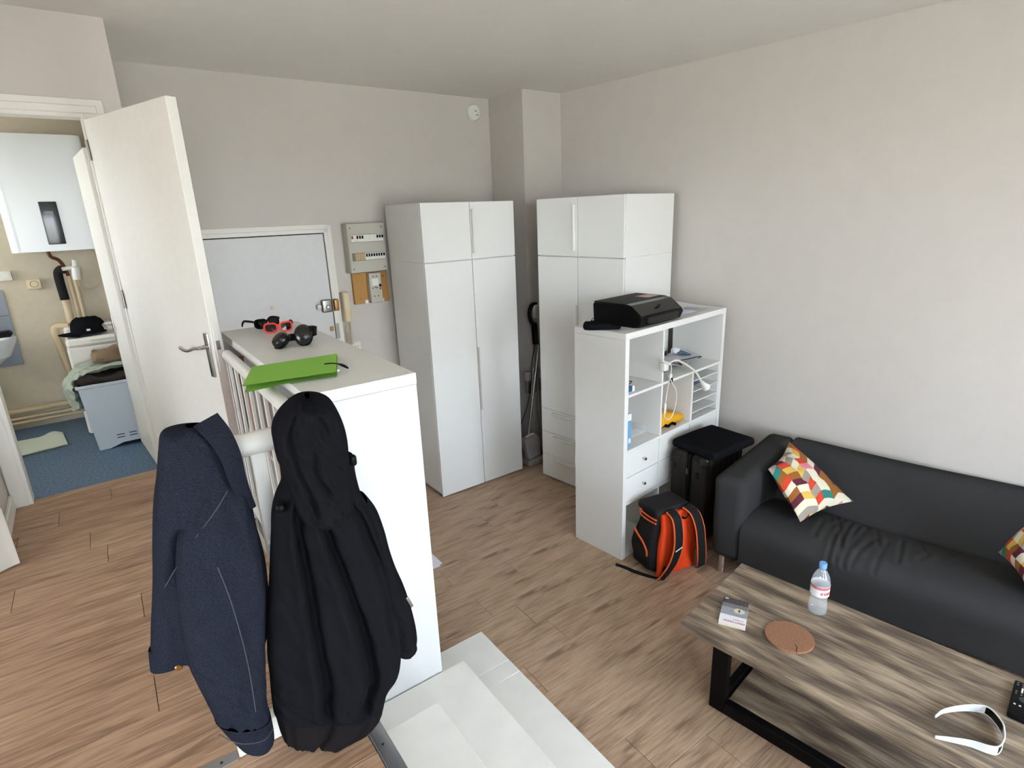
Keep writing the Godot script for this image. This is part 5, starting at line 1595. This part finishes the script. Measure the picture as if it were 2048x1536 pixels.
func build_bathroom() -> void:
	var wb := -0.68
	# water heater
	var h := thing("water_heater", "white wall-hung water heater with a dark control window", "water heater", FB * T(-3.10, 2.03, wb))
	var st := begin()
	var hp := PackedVector2Array()
	for e in [[0.185, 0.345, 0.0], [-0.185, 0.345, 90.0], [-0.185, 0.06, 180.0], [0.185, 0.06, 270.0]]:
		for k in 7:
			var an := deg_to_rad(e[2] + 15.0 * k)
			hp.append(Vector2(e[0] + 0.05 * cos(an), e[1] + 0.05 * sin(an)))
	prism(st, Transform3D(Basis(Vector3.RIGHT, Vector3(0, 0, 1), Vector3(0, 1, 0)), Vector3.ZERO), hp, 0.0, 0.67)
	obj("casing", st, M.heaterwhite, h)
	var cp := obj("control_window", _rb(T(-0.005, 0.165, 0.396), Vector3(0.088, 0.25, 0.012), 0.005), M.darkblue, h, Transform3D.IDENTITY, true)
	boxpart("display", Vector3(-0.03, 0.215, 0.4015), Vector3(0.012, 0.235, 0.4027), M.keygrey, cp, 0.0)
	for i in 4:
		boxpart("vent_slot", Vector3(0.175, 0.10 + 0.012 * i, 0.394), Vector3(0.205, 0.105 + 0.012 * i, 0.3965), M.greybox, h, 0.0)
	# pipes
	var p := thing("heater_pipes", "cream water pipes with a white safety valve below the water heater", "pipes", FB * T(-3.14, 0, wb))
	for a in [[-0.005, 0.022, 0.86, 1.80, M.pipecream, 0.05], [0.045, 0.011, 0.86, 1.86, M.pipecream, 0.05], [0.075, 0.011, 0.86, 1.84, M.pipecream, 0.05]]:
		st = begin()
		tube(st, [Vector3(a[0], a[2], a[5]), Vector3(a[0], a[3], a[5])], a[1], 12)
		obj("pipe", st, a[4], p)
	st = begin()
	tube(st, curve([Vector3(-0.005, 1.70, 0.05), Vector3(-0.008, 1.86, 0.05), Vector3(0.01, 1.90, 0.07), Vector3(0.035, 1.90, 0.09)], 6), 0.026, 12)
	obj("insulated_pipe", st, M.packgrey, p)
	st = begin()
	tube(st, curve([Vector3(-0.03, 2.04, 0.12), Vector3(-0.02, 1.99, 0.12), Vector3(0.015, 1.965, 0.11), Vector3(0.035, 1.92, 0.09), Vector3(0.045, 1.86, 0.06)], 6), 0.011, 10)
	obj("copper_bend", st, M.copper, p)
	st = begin()
	lathe(st, TR(Vector3(0.085, 1.83, 0.10), Vector3(0, 0, -6)), [Vector2(0, 0), Vector2(0.022, 0.0), Vector2(0.024, 0.02), Vector2(0.024, 0.08), Vector2(0.015, 0.09), Vector2(0.015, 0.13), Vector2(0, 0.13)], 18)
	tube(st, [Vector3(0.02, 1.905, 0.10), Vector3(0.08, 1.91, 0.10)], 0.013, 10)
	obj("safety_valve", st, M.plasticwhite, p)
	st = begin()
	tube(st, curve([Vector3(0.09, 1.83, 0.10), Vector3(0.10, 1.775, 0.08), Vector3(0.16, 1.76, 0.04), Vector3(0.21, 1.80, 0.03), Vector3(0.225, 1.90, 0.03), Vector3(0.21, 2.03, 0.05)], 8), 0.004, 6)
	obj("wire", st, M.pipecream, p)
	var lp := thing("wall_pipes", "cream heating pipes running low along the bathroom wall", "pipes", FB * T(0, 0, wb))
	for a in [[0.995, 0.018], [0.945, 0.010], [0.915, 0.010]]:
		st = begin()
		tube(st, [Vector3(-4.66, a[0], 0.05), Vector3(-2.82, a[0], 0.05)], a[1], 12)
		obj("pipe", st, M.pipecream, lp)
	var hose := thing("drain_pipe", "cream drain pipe bending down beside the washing machine", "pipe", FB * T(0, 0, wb))
	st = begin()
	tube(st, curve([Vector3(-3.16, 1.53, 0.12), Vector3(-3.22, 1.535, 0.10), Vector3(-3.245, 1.50, 0.10), Vector3(-3.235, 1.35, 0.10), Vector3(-3.215, 1.18, 0.10), Vector3(-3.18, 1.10, 0.10)], 8), 0.022, 12)
	obj("pipe", st, M.pipecream, hose)
	var so := thing("wall_socket", "cream round wall socket on the bathroom wall", "socket", FB * T(-3.285, 1.818, wb))
	obj("plate", _rb(T(0, 0, 0.012), Vector3(0.075, 0.065, 0.024), 0.006), M.plasticcream, so, Transform3D.IDENTITY, true)
	st = begin()
	lathe(st, TR(Vector3(0, 0, 0.024), Vector3(90, 0, 0)), [Vector2(0, -0.006), Vector2(0.016, -0.006), Vector2(0.020, 0.002), Vector2(0.022, 0.0)], 18)
	obj("well", st, M.greybox, so)
	var sw := thing("light_switch", "white light switch near the bathroom mirror", "switch", FB * T(-3.425, 1.882, wb))
	obj("plate", _rb(T(0, 0, 0.012), Vector3(0.08, 0.06, 0.024), 0.005), M.plasticwhite, sw, Transform3D.IDENTITY, true)
	boxpart("rocker", Vector3(-0.01, -0.018, 0.0235), Vector3(0.03, 0.018, 0.027), M.plasticwhite, sw)
	# tiled strip behind the basin
	var tl := structroot("trim_4", "grey-blue tiled splashback behind the basin", FB * T(0, 0, wb))
	for i in 3:
		for k in 4:
			boxpart("tile", Vector3(-3.452 - 0.20 * (k + 1) + 0.002, 1.30 + 0.165 * i + 0.002, 0.0), Vector3(-3.452 - 0.20 * k, 1.465 + 0.165 * i, 0.008), M.tile, tl, 0.001)
	# basin
	var ba := thing("wash_basin", "white ceramic wash basin at the left edge of the doorway", "basin", FB * T(-3.68, 1.50, -0.36))
	st = begin()
	lathe(st, Transform3D(Basis.from_scale(Vector3(1.15, 1, 0.9))), [Vector2(0.0, -0.16), Vector2(0.10, -0.15), Vector2(0.18, -0.08), Vector2(0.215, 0.0), Vector2(0.222, 0.03), Vector2(0.21, 0.035), Vector2(0.17, -0.02), Vector2(0.0, -0.10)], 36)
	obj("bowl", st, M.ceramic, ba)
	st = begin()
	tube(st, [Vector3(0, -0.14, -0.1), Vector3(0, -0.30, -0.1), Vector3(0, -0.32, -0.30)], 0.02, 10)
	obj("trap", st, M.chrome, ba)
	tag(boxobj("toiletry_bag", FB * T(-3.50, 1.5535, -0.36), Vector3(0.12, 0.035, 0.10), M.black, 0.012), "flat black pouch on the basin rim", "pouch")
	# washing machine (top loader)
	var wm := thing("washing_machine", "white top-loading washing machine in the bathroom", "washing machine", FB * T(-2.995, PH, -0.36))
	boxpart("cabinet", Vector3(-0.20, 0.01, -0.25), Vector3(0.19, 0.58, 0.19), M.appliance, wm, 0.012)
	boxpart("lid", Vector3(-0.198, 0.581, -0.13), Vector3(0.188, 0.635, 0.188), M.appliance, wm, 0.015)
	boxpart("control_panel", Vector3(-0.20, 0.581, -0.25), Vector3(0.19, 0.67, -0.135), M.appliance, wm, 0.015)
	boxpart("lid_grip", Vector3(-0.07, 0.612, 0.186), Vector3(0.08, 0.622, 0.194), M.white_edge, wm, 0.003)
	# cap
	var cap := thing("baseball_cap", "black baseball cap on top of the washing machine", "cap", FB * T(-3.06, PH + 0.636, -0.30))
	st = begin()
	var nz := FastNoiseLite.new()
	nz.frequency = 9.0
	grid(st, func(u, v):
		var a: float = TAU * v
		var e: float = PI * 0.5 * u
		var r := 0.092 * pow(cos(e), 0.45)
		var p2 := Vector3(r * cos(a) * 1.05, 0.012 + 0.10 * pow(sin(e), 0.8), r * sin(a))
		return p2 + Vector3(0, nz.get_noise_2d(p2.x * 6.0, p2.z * 6.0) * 0.016 * u, 0), 10, 28)
	obj("crown", st, M.blackcloth, cap, Transform3D.IDENTITY, true)
	st = begin()
	grid(st, func(u, v):
		var a := lerpf(PI * 0.62, PI * 1.38, v)
		var r := lerpf(0.085, 0.165, u)
		return Vector3(r * cos(a) * 1.0, 0.016 - 0.010 * u + 0.010 * cos((v - 0.5) * PI), r * sin(a) * 0.8), 5, 14)
	obj("visor", st, M.blackcloth, cap, Transform3D.IDENTITY, true)
	boxpart("badge", Vector3(-0.012, 0.035, 0.0895), Vector3(0.008, 0.048, 0.0925), M.paper, cap, 0.001)
	# laundry bin with clothes
	var bin := thing("laundry_bin", "tall pale grey laundry bin with slots near its foot", "laundry bin", FB * T(-3.0, PH, 0.02))
	st = begin()
	var q := [[-0.155, 0.15, 0.0], [-0.175, 0.17, 0.40]]
	var fb := PackedVector2Array([Vector2(-0.155, 0.0), Vector2(-0.10, 0.0), Vector2(-0.03, 0.022), Vector2(0.05, 0.022), Vector2(0.13, 0.0), Vector2(0.16, 0.0), Vector2(0.185, 0.405), Vector2(-0.185, 0.405)])
	prism(st, Transform3D.IDENTITY, fb, 0.165, 0.175)
	prism(st, Transform3D.IDENTITY, fb, -0.175, -0.165)
	for e in [-1.0, 1.0]:
		quad(st, Vector3(e * 0.156, 0, 0.17), Vector3(e * 0.156, 0, -0.17), Vector3(e * 0.185, 0.405, -0.17), Vector3(e * 0.185, 0.405, 0.17), Vector3(e, 0, 0))
		quad(st, Vector3(e * 0.150, 0, 0.17), Vector3(e * 0.150, 0, -0.17), Vector3(e * 0.179, 0.405, -0.17), Vector3(e * 0.179, 0.405, 0.17), Vector3(-e, 0, 0))
	quad(st, Vector3(-0.15, 0.03, 0.17), Vector3(0.15, 0.03, 0.17), Vector3(0.15, 0.03, -0.17), Vector3(-0.15, 0.03, -0.17), Vector3.UP)
	obj("body", st, M.binplastic, bin)
	st = begin()
	span(st, Vector3(-0.192, 0.39, 0.17), Vector3(0.192, 0.41, 0.184), 0.004)
	span(st, Vector3(-0.192, 0.39, -0.184), Vector3(0.192, 0.41, -0.17), 0.004)
	span(st, Vector3(-0.196, 0.39, -0.18), Vector3(-0.182, 0.41, 0.18), 0.004)
	span(st, Vector3(0.182, 0.39, -0.18), Vector3(0.196, 0.41, 0.18), 0.004)
	obj("rim", st, M.binplastic, bin)
	for i in 2:
		for k in 2:
			boxpart("slot", Vector3(-0.055 + 0.065 * i, 0.055 + 0.018 * k, 0.1745), Vector3(-0.015 + 0.065 * i, 0.060 + 0.018 * k, 0.1762), M.gap, bin, 0.0)
	# dark towel, pale towel, brown towel on the bin
	var heap := func(called: String, label: String, at: Vector3, size: Vector3, m: Material, sd: int) -> void:
		var t := thing(called, label, "towel", FB * Transform3D(Basis.IDENTITY, at), "towels heaped on the laundry bin")
		var nn := FastNoiseLite.new()
		nn.seed = sd
		nn.frequency = 7.0
		var s2 := begin()
		rbox(s2, T(0, size.y * 0.5, 0), size, size.y * 0.42, 4, 12, func(o: Vector3, _h: Vector3) -> Vector3: return o + Vector3(nn.get_noise_3d(o.x, o.y, o.z + 5.0), nn.get_noise_3d(o.x, o.y + 5.0, o.z) * (1.0 if o.y > 0 else 0.0), nn.get_noise_3d(o.x + 5.0, o.y, o.z)) * 0.034)
		obj("cloth", s2, m, t, Transform3D.IDENTITY, true)
	heap.call("dark_towel", "dark brown towel at the bottom of the pile on the laundry bin", Vector3(-3.0, PH + 0.411, 0.03), Vector3(0.36, 0.045, 0.33), M.darkbrown, 2)
	heap.call("brown_towel", "light brown towel on top of the pile on the laundry bin", Vector3(-2.96, PH + 0.515, 0.0), Vector3(0.24, 0.055, 0.22), M.beigecloth, 5)
	var tw := thing("green_towel", "pale green towel draped over the left side of the laundry bin", "towel", FB * T(-3.0, PH, 0.03), "towels heaped on the laundry bin")
	st = begin()
	var path := curve([Vector3(0.18, 0.50, 0), Vector3(0.05, 0.498, 0), Vector3(-0.08, 0.487, 0), Vector3(-0.17, 0.465, 0), Vector3(-0.215, 0.42, 0), Vector3(-0.225, 0.33, 0), Vector3(-0.205, 0.24, 0)], 8)
	for sgn in [1.0, -1.0]:
		grid(st, func(u, v):
			var f: float = u * (path.size() - 1)
			var i := mini(int(f), path.size() - 2)
			var c2: Vector3 = path[i].lerp(path[i + 1], f - i)
			var zz := lerpf(-0.15, 0.16, v) * (1.0 - 0.45 * smoothstep(0.6, 1.0, u))
			var wv: float = 0.010 * sin(v * 14.0 + u * 3.0) + 0.030 * nz.get_noise_2d(u * 0.9, v * 0.5 + 4.0)
			var th: float = 0.014 * sgn * sqrt(maxf(0.0, 1.0 - pow(2 * v - 1, 6)))
			return c2 + Vector3(-(wv + th) * smoothstep(0.5, 0.8, u) + 0.02 * sin(v * 9.0) * u, (wv * 0.6 + th) * (1 - smoothstep(0.5, 0.8, u)), zz), 48, 24)
	obj("cloth", st, M.greentowel, tw, Transform3D.IDENTITY, true)
	# mat
	var mt := thing("bath_mat", "pale green bath mat with a turned-up corner on the blue floor", "mat", FB * T(0, PH, 0))
	st = begin()
	for yy in [0.0, 0.008]:
		grid(st, func(u, v):
			var p3: Vector3 = Vector3(-3.70, 0, -0.36).lerp(Vector3(-3.335, 0, -0.345), u).lerp(Vector3(-3.72, 0, 0.02).lerp(Vector3(-3.31, 0, -0.06), u), v)
			p3.y = 0.002 + yy + 0.04 * smoothstep(0.65, 1.0, u) * smoothstep(0.45, 0.0, v) * sin(u * 6.0) * sin(u * 6.0)
			return p3, 20, 12)
	obj("pile", st, M.matpale, mt, Transform3D.IDENTITY, true)

func build_left_things() -> void:
	# skirting on the short wall and a white curtain at the very left edge
	var b := structroot("baseboard_left", "white skirting board left of the bathroom doorway", FB)
	boxpart("board", Vector3(-3.535, PH, 0.822), Vector3(-3.520, PH + 0.075, 1.40), M.trim, b, 0.003)
	var c := thing("curtain", "white curtain hem hanging at the left edge of the landing", "curtain", FB * T(-3.57, PH, 1.45))
	var st := begin()
	for s in [1.0, -1.0]:
		grid(st, func(u, v):
			var z: float = 0.05 * sin(v * 17.0) * 0.5 + 0.004 * s
			return Vector3(lerpf(-0.6, 0.055 + 0.03 * (1 - u) - 0.05 * smoothstep(0.12, 0.25, u) + 0.02 * sin(v * 9.0), v), 0.008 + 1.9 * u, z + 0.03 * (1.0 - u) * v), 24, 40)
	obj("fabric", st, M.curtain, c, Transform3D.IDENTITY, true)
	var k := thing("leather_strap_bag", "reddish-brown rounded bag edge hanging in front of the curtain", "bag", FB * T(-3.62, PH + 0.21, 1.56))
	obj("body", _rb(T(0, 0.1, 0), Vector3(0.11, 0.22, 0.06), 0.028, 4), M.leather, k, Transform3D.IDENTITY, true)
	st = begin()
	tube(st, curve([Vector3(-0.03, 0.2, 0), Vector3(-0.02, 0.5, 0), Vector3(0.0, 0.6, -0.02), Vector3(0.02, 0.5, 0), Vector3(0.03, 0.2, 0)], 8), 0.006, 6)
	obj("strap", st, M.leather, k)

func more_materials() -> void:
	M.glass = mat(Color(0.95, 0.97, 0.97, 0.08), 0.02)
	M.glass.transparency = BaseMaterial3D.TRANSPARENCY_ALPHA
	M.blue = grainy(Color(0.30, 0.42, 0.55), 0.25, 0.05, 4.0, 0.5, 12)
	M.threshold = mat(Color(0.62, 0.52, 0.42), 0.5)
	M.doorwhite2 = grainy(Color(0.83, 0.83, 0.83), 0.015, 0.03, 2.0, 0.5, 15)
	M.card = mat(Color(0.80, 0.73, 0.64), 0.8)
	M.pinkbox = mat(Color(0.62, 0.42, 0.40), 0.8)
	M.greybox = mat(Color(0.46, 0.44, 0.40), 0.8)
	M.paper = mat(Color(0.90, 0.90, 0.92), 0.8)
	M.blackmetal = mat(Color(0.03, 0.03, 0.032), 0.5)

	M.blackcloth = grainy(Color(0.088, 0.089, 0.10), 0.2, 0.3, 8.0, 0.85, 41, 0.6)
	M.blackrib = mat(Color(0.105, 0.096, 0.098), 0.95)
	M.denim = grainy(Color(0.135, 0.145, 0.18), 0.6, 0.35, 3.5, 0.95, 42, 1.0)
	for k in ["blackcloth", "blackrib", "denim", "sofa"]:
		M[k].metallic_specular = 0.08
	M.stitch = mat(Color(0.24, 0.25, 0.28), 0.9)
	M.plasticgrey = mat(Color(0.70, 0.69, 0.64), 0.5)
	M.plasticwhite = mat(Color(0.87, 0.87, 0.84), 0.4)
	M.plasticbeige = mat(Color(0.72, 0.62, 0.47), 0.5)
	M.plasticcream = mat(Color(0.82, 0.76, 0.63), 0.45)
	M.redplastic = mat(Color(0.65, 0.16, 0.10), 0.5)
	M.ochre = grainy(Color(0.72, 0.53, 0.27), 0.10, 0.08, 5.0, 0.7, 43)
	M.printer = mat(Color(0.035, 0.034, 0.035), 0.4)
	M.printertop = mat(Color(0.075, 0.072, 0.068), 0.6)
	M.printergloss = mat(Color(0.03, 0.03, 0.03), 0.2)
	M.screen = mat(Color(0.16, 0.16, 0.165), 0.3)
	M.sticker = mat(Color(0.72, 0.66, 0.62), 0.6)
	M.stickerred = mat(Color(0.75, 0.40, 0.36), 0.6)
	M.paperprint = mat(Color(0.76, 0.74, 0.74), 0.8)
	M.bluecard = mat(Color(0.16, 0.35, 0.52), 0.5)
	M.tealcard = mat(Color(0.25, 0.50, 0.60), 0.5)
	M.paleblue = mat(Color(0.62, 0.68, 0.80), 0.7)
	M.darkbrown = mat(Color(0.16, 0.12, 0.11), 0.8)
	M.darkgreen = mat(Color(0.10, 0.13, 0.10), 0.8)
	M.yellow = mat(Color(0.90, 0.66, 0.06), 0.6)
	M.bluecarton = grainy(Color(0.42, 0.66, 0.82), 0.12, 0.05, 12.0, 0.5, 44)
	M.film = mat(Color(0.93, 0.95, 0.95, 0.22), 0.15)
	M.film.transparency = BaseMaterial3D.TRANSPARENCY_ALPHA
	M.suitcase = mat(Color(0.15, 0.135, 0.125), 0.45)
	M.wheel = mat(Color(0.20, 0.19, 0.18), 0.4)
	M.cornerguard = mat(Color(0.045, 0.06, 0.05), 0.3)
	M.packgrey = grainy(Color(0.145, 0.14, 0.145), 0.12, 0.3, 8.0, 0.85, 45)
	M.packdark = mat(Color(0.115, 0.118, 0.122), 0.85)
	M.orange = grainy(Color(0.92, 0.27, 0.10), 0.10, 0.3, 12.0, 0.85, 46, 0.8)
	M.orange2 = mat(Color(0.90, 0.40, 0.20), 0.8)
	M.bottle = mat(Color(0.90, 0.94, 0.97, 0.20), 0.05)
	M.bottle.transparency = BaseMaterial3D.TRANSPARENCY_ALPHA
	M.labelwhite = mat(Color(0.90, 0.88, 0.88), 0.5)
	M.labelpink = mat(Color(0.72, 0.45, 0.48), 0.5)
	M.labelred = mat(Color(0.75, 0.12, 0.18), 0.6)
	M.capblue = mat(Color(0.42, 0.62, 0.85), 0.4)
	M.cork = grainy(Color(0.66, 0.42, 0.27), 0.40, 0.30, 3.0, 0.9, 47, 1.5)
	M.pages = mat(Color(0.85, 0.80, 0.68), 0.9)
	M.photo1 = grainy(Color(0.60, 0.62, 0.65), 0.15, 0.03, 10.0, 0.5, 48)
	M.photo2 = grainy(Color(0.46, 0.46, 0.48), 0.30, 0.03, 10.0, 0.5, 49)
	M.photo3 = grainy(Color(0.28, 0.25, 0.26), 0.35, 0.03, 10.0, 0.5, 50)
	M.plaque = mat(Color(0.80, 0.79, 0.70), 0.5)
	M.glosswhite = mat(Color(0.87, 0.88, 0.89), 0.25)
	M.lens = mat(Color(0.03, 0.032, 0.035), 0.12)
	M.remoteblack = mat(Color(0.035, 0.036, 0.04), 0.45)
	M.keygrey = mat(Color(0.50, 0.50, 0.52), 0.5)
	M.redframe = mat(Color(0.90, 0.20, 0.14), 0.35)
	M.blackgloss = mat(Color(0.035, 0.035, 0.04), 0.25)
	M.green = grainy(Color(0.53, 0.76, 0.26), 0.06, 0.2, 6.0, 0.75, 51)
	M.vacgrey = mat(Color(0.50, 0.48, 0.46), 0.5)
	M.vacgrey2 = mat(Color(0.72, 0.71, 0.68), 0.5)
	M.heaterwhite = mat(Color(0.84, 0.86, 0.87), 0.25)
	M.darkblue = mat(Color(0.06, 0.075, 0.12), 0.15)
	M.pipecream = mat(Color(0.80, 0.73, 0.60), 0.5)
	M.copper = mat(Color(0.40, 0.24, 0.17), 0.5, 0.6)
	M.tile = mat(Color(0.52, 0.55, 0.60), 0.25)
	M.ceramic = mat(Color(0.86, 0.88, 0.90), 0.15)
	M.appliance = mat(Color(0.87, 0.86, 0.83), 0.4)
	M.binplastic = mat(Color(0.70, 0.74, 0.77), 0.5)
	M.beigecloth = grainy(Color(0.52, 0.43, 0.33), 0.15, 0.2, 8.0, 0.95, 52, 1.0)
	M.matpale = grainy(Color(0.80, 0.84, 0.79), 0.08, 0.2, 5.0, 0.95, 54, 1.0)
	M.greentowel = grainy(Color(0.66, 0.70, 0.64), 0.12, 0.3, 8.0, 0.95, 53, 1.5)
	M.curtain = mat(Color(0.80, 0.78, 0.74), 0.9)
	for k in ["printer", "printertop", "suitcase", "packgrey", "packdark", "orange", "blackmetal", "black", "remoteblack"]:
		M[k].metallic_specular = 0.25
	M.leather = mat(Color(0.42, 0.20, 0.13), 0.6)

func _ready() -> void:
	rng.seed = 7
	setup_view()
	make_materials()
	more_materials()
	build_shell()
	build_doors()
	build_steps()
	build_rail()
	build_wardrobes()
	build_shelf()
	build_long_cabinet()
	build_sofa()
	build_cushions()
	build_table()
	build_jackets()
	build_back_wall_things()
	build_shelf_things()
	build_floor_things()
	build_table_things()
	build_cabinet_things()
	build_corner_things()
	build_bathroom()
	build_left_things()
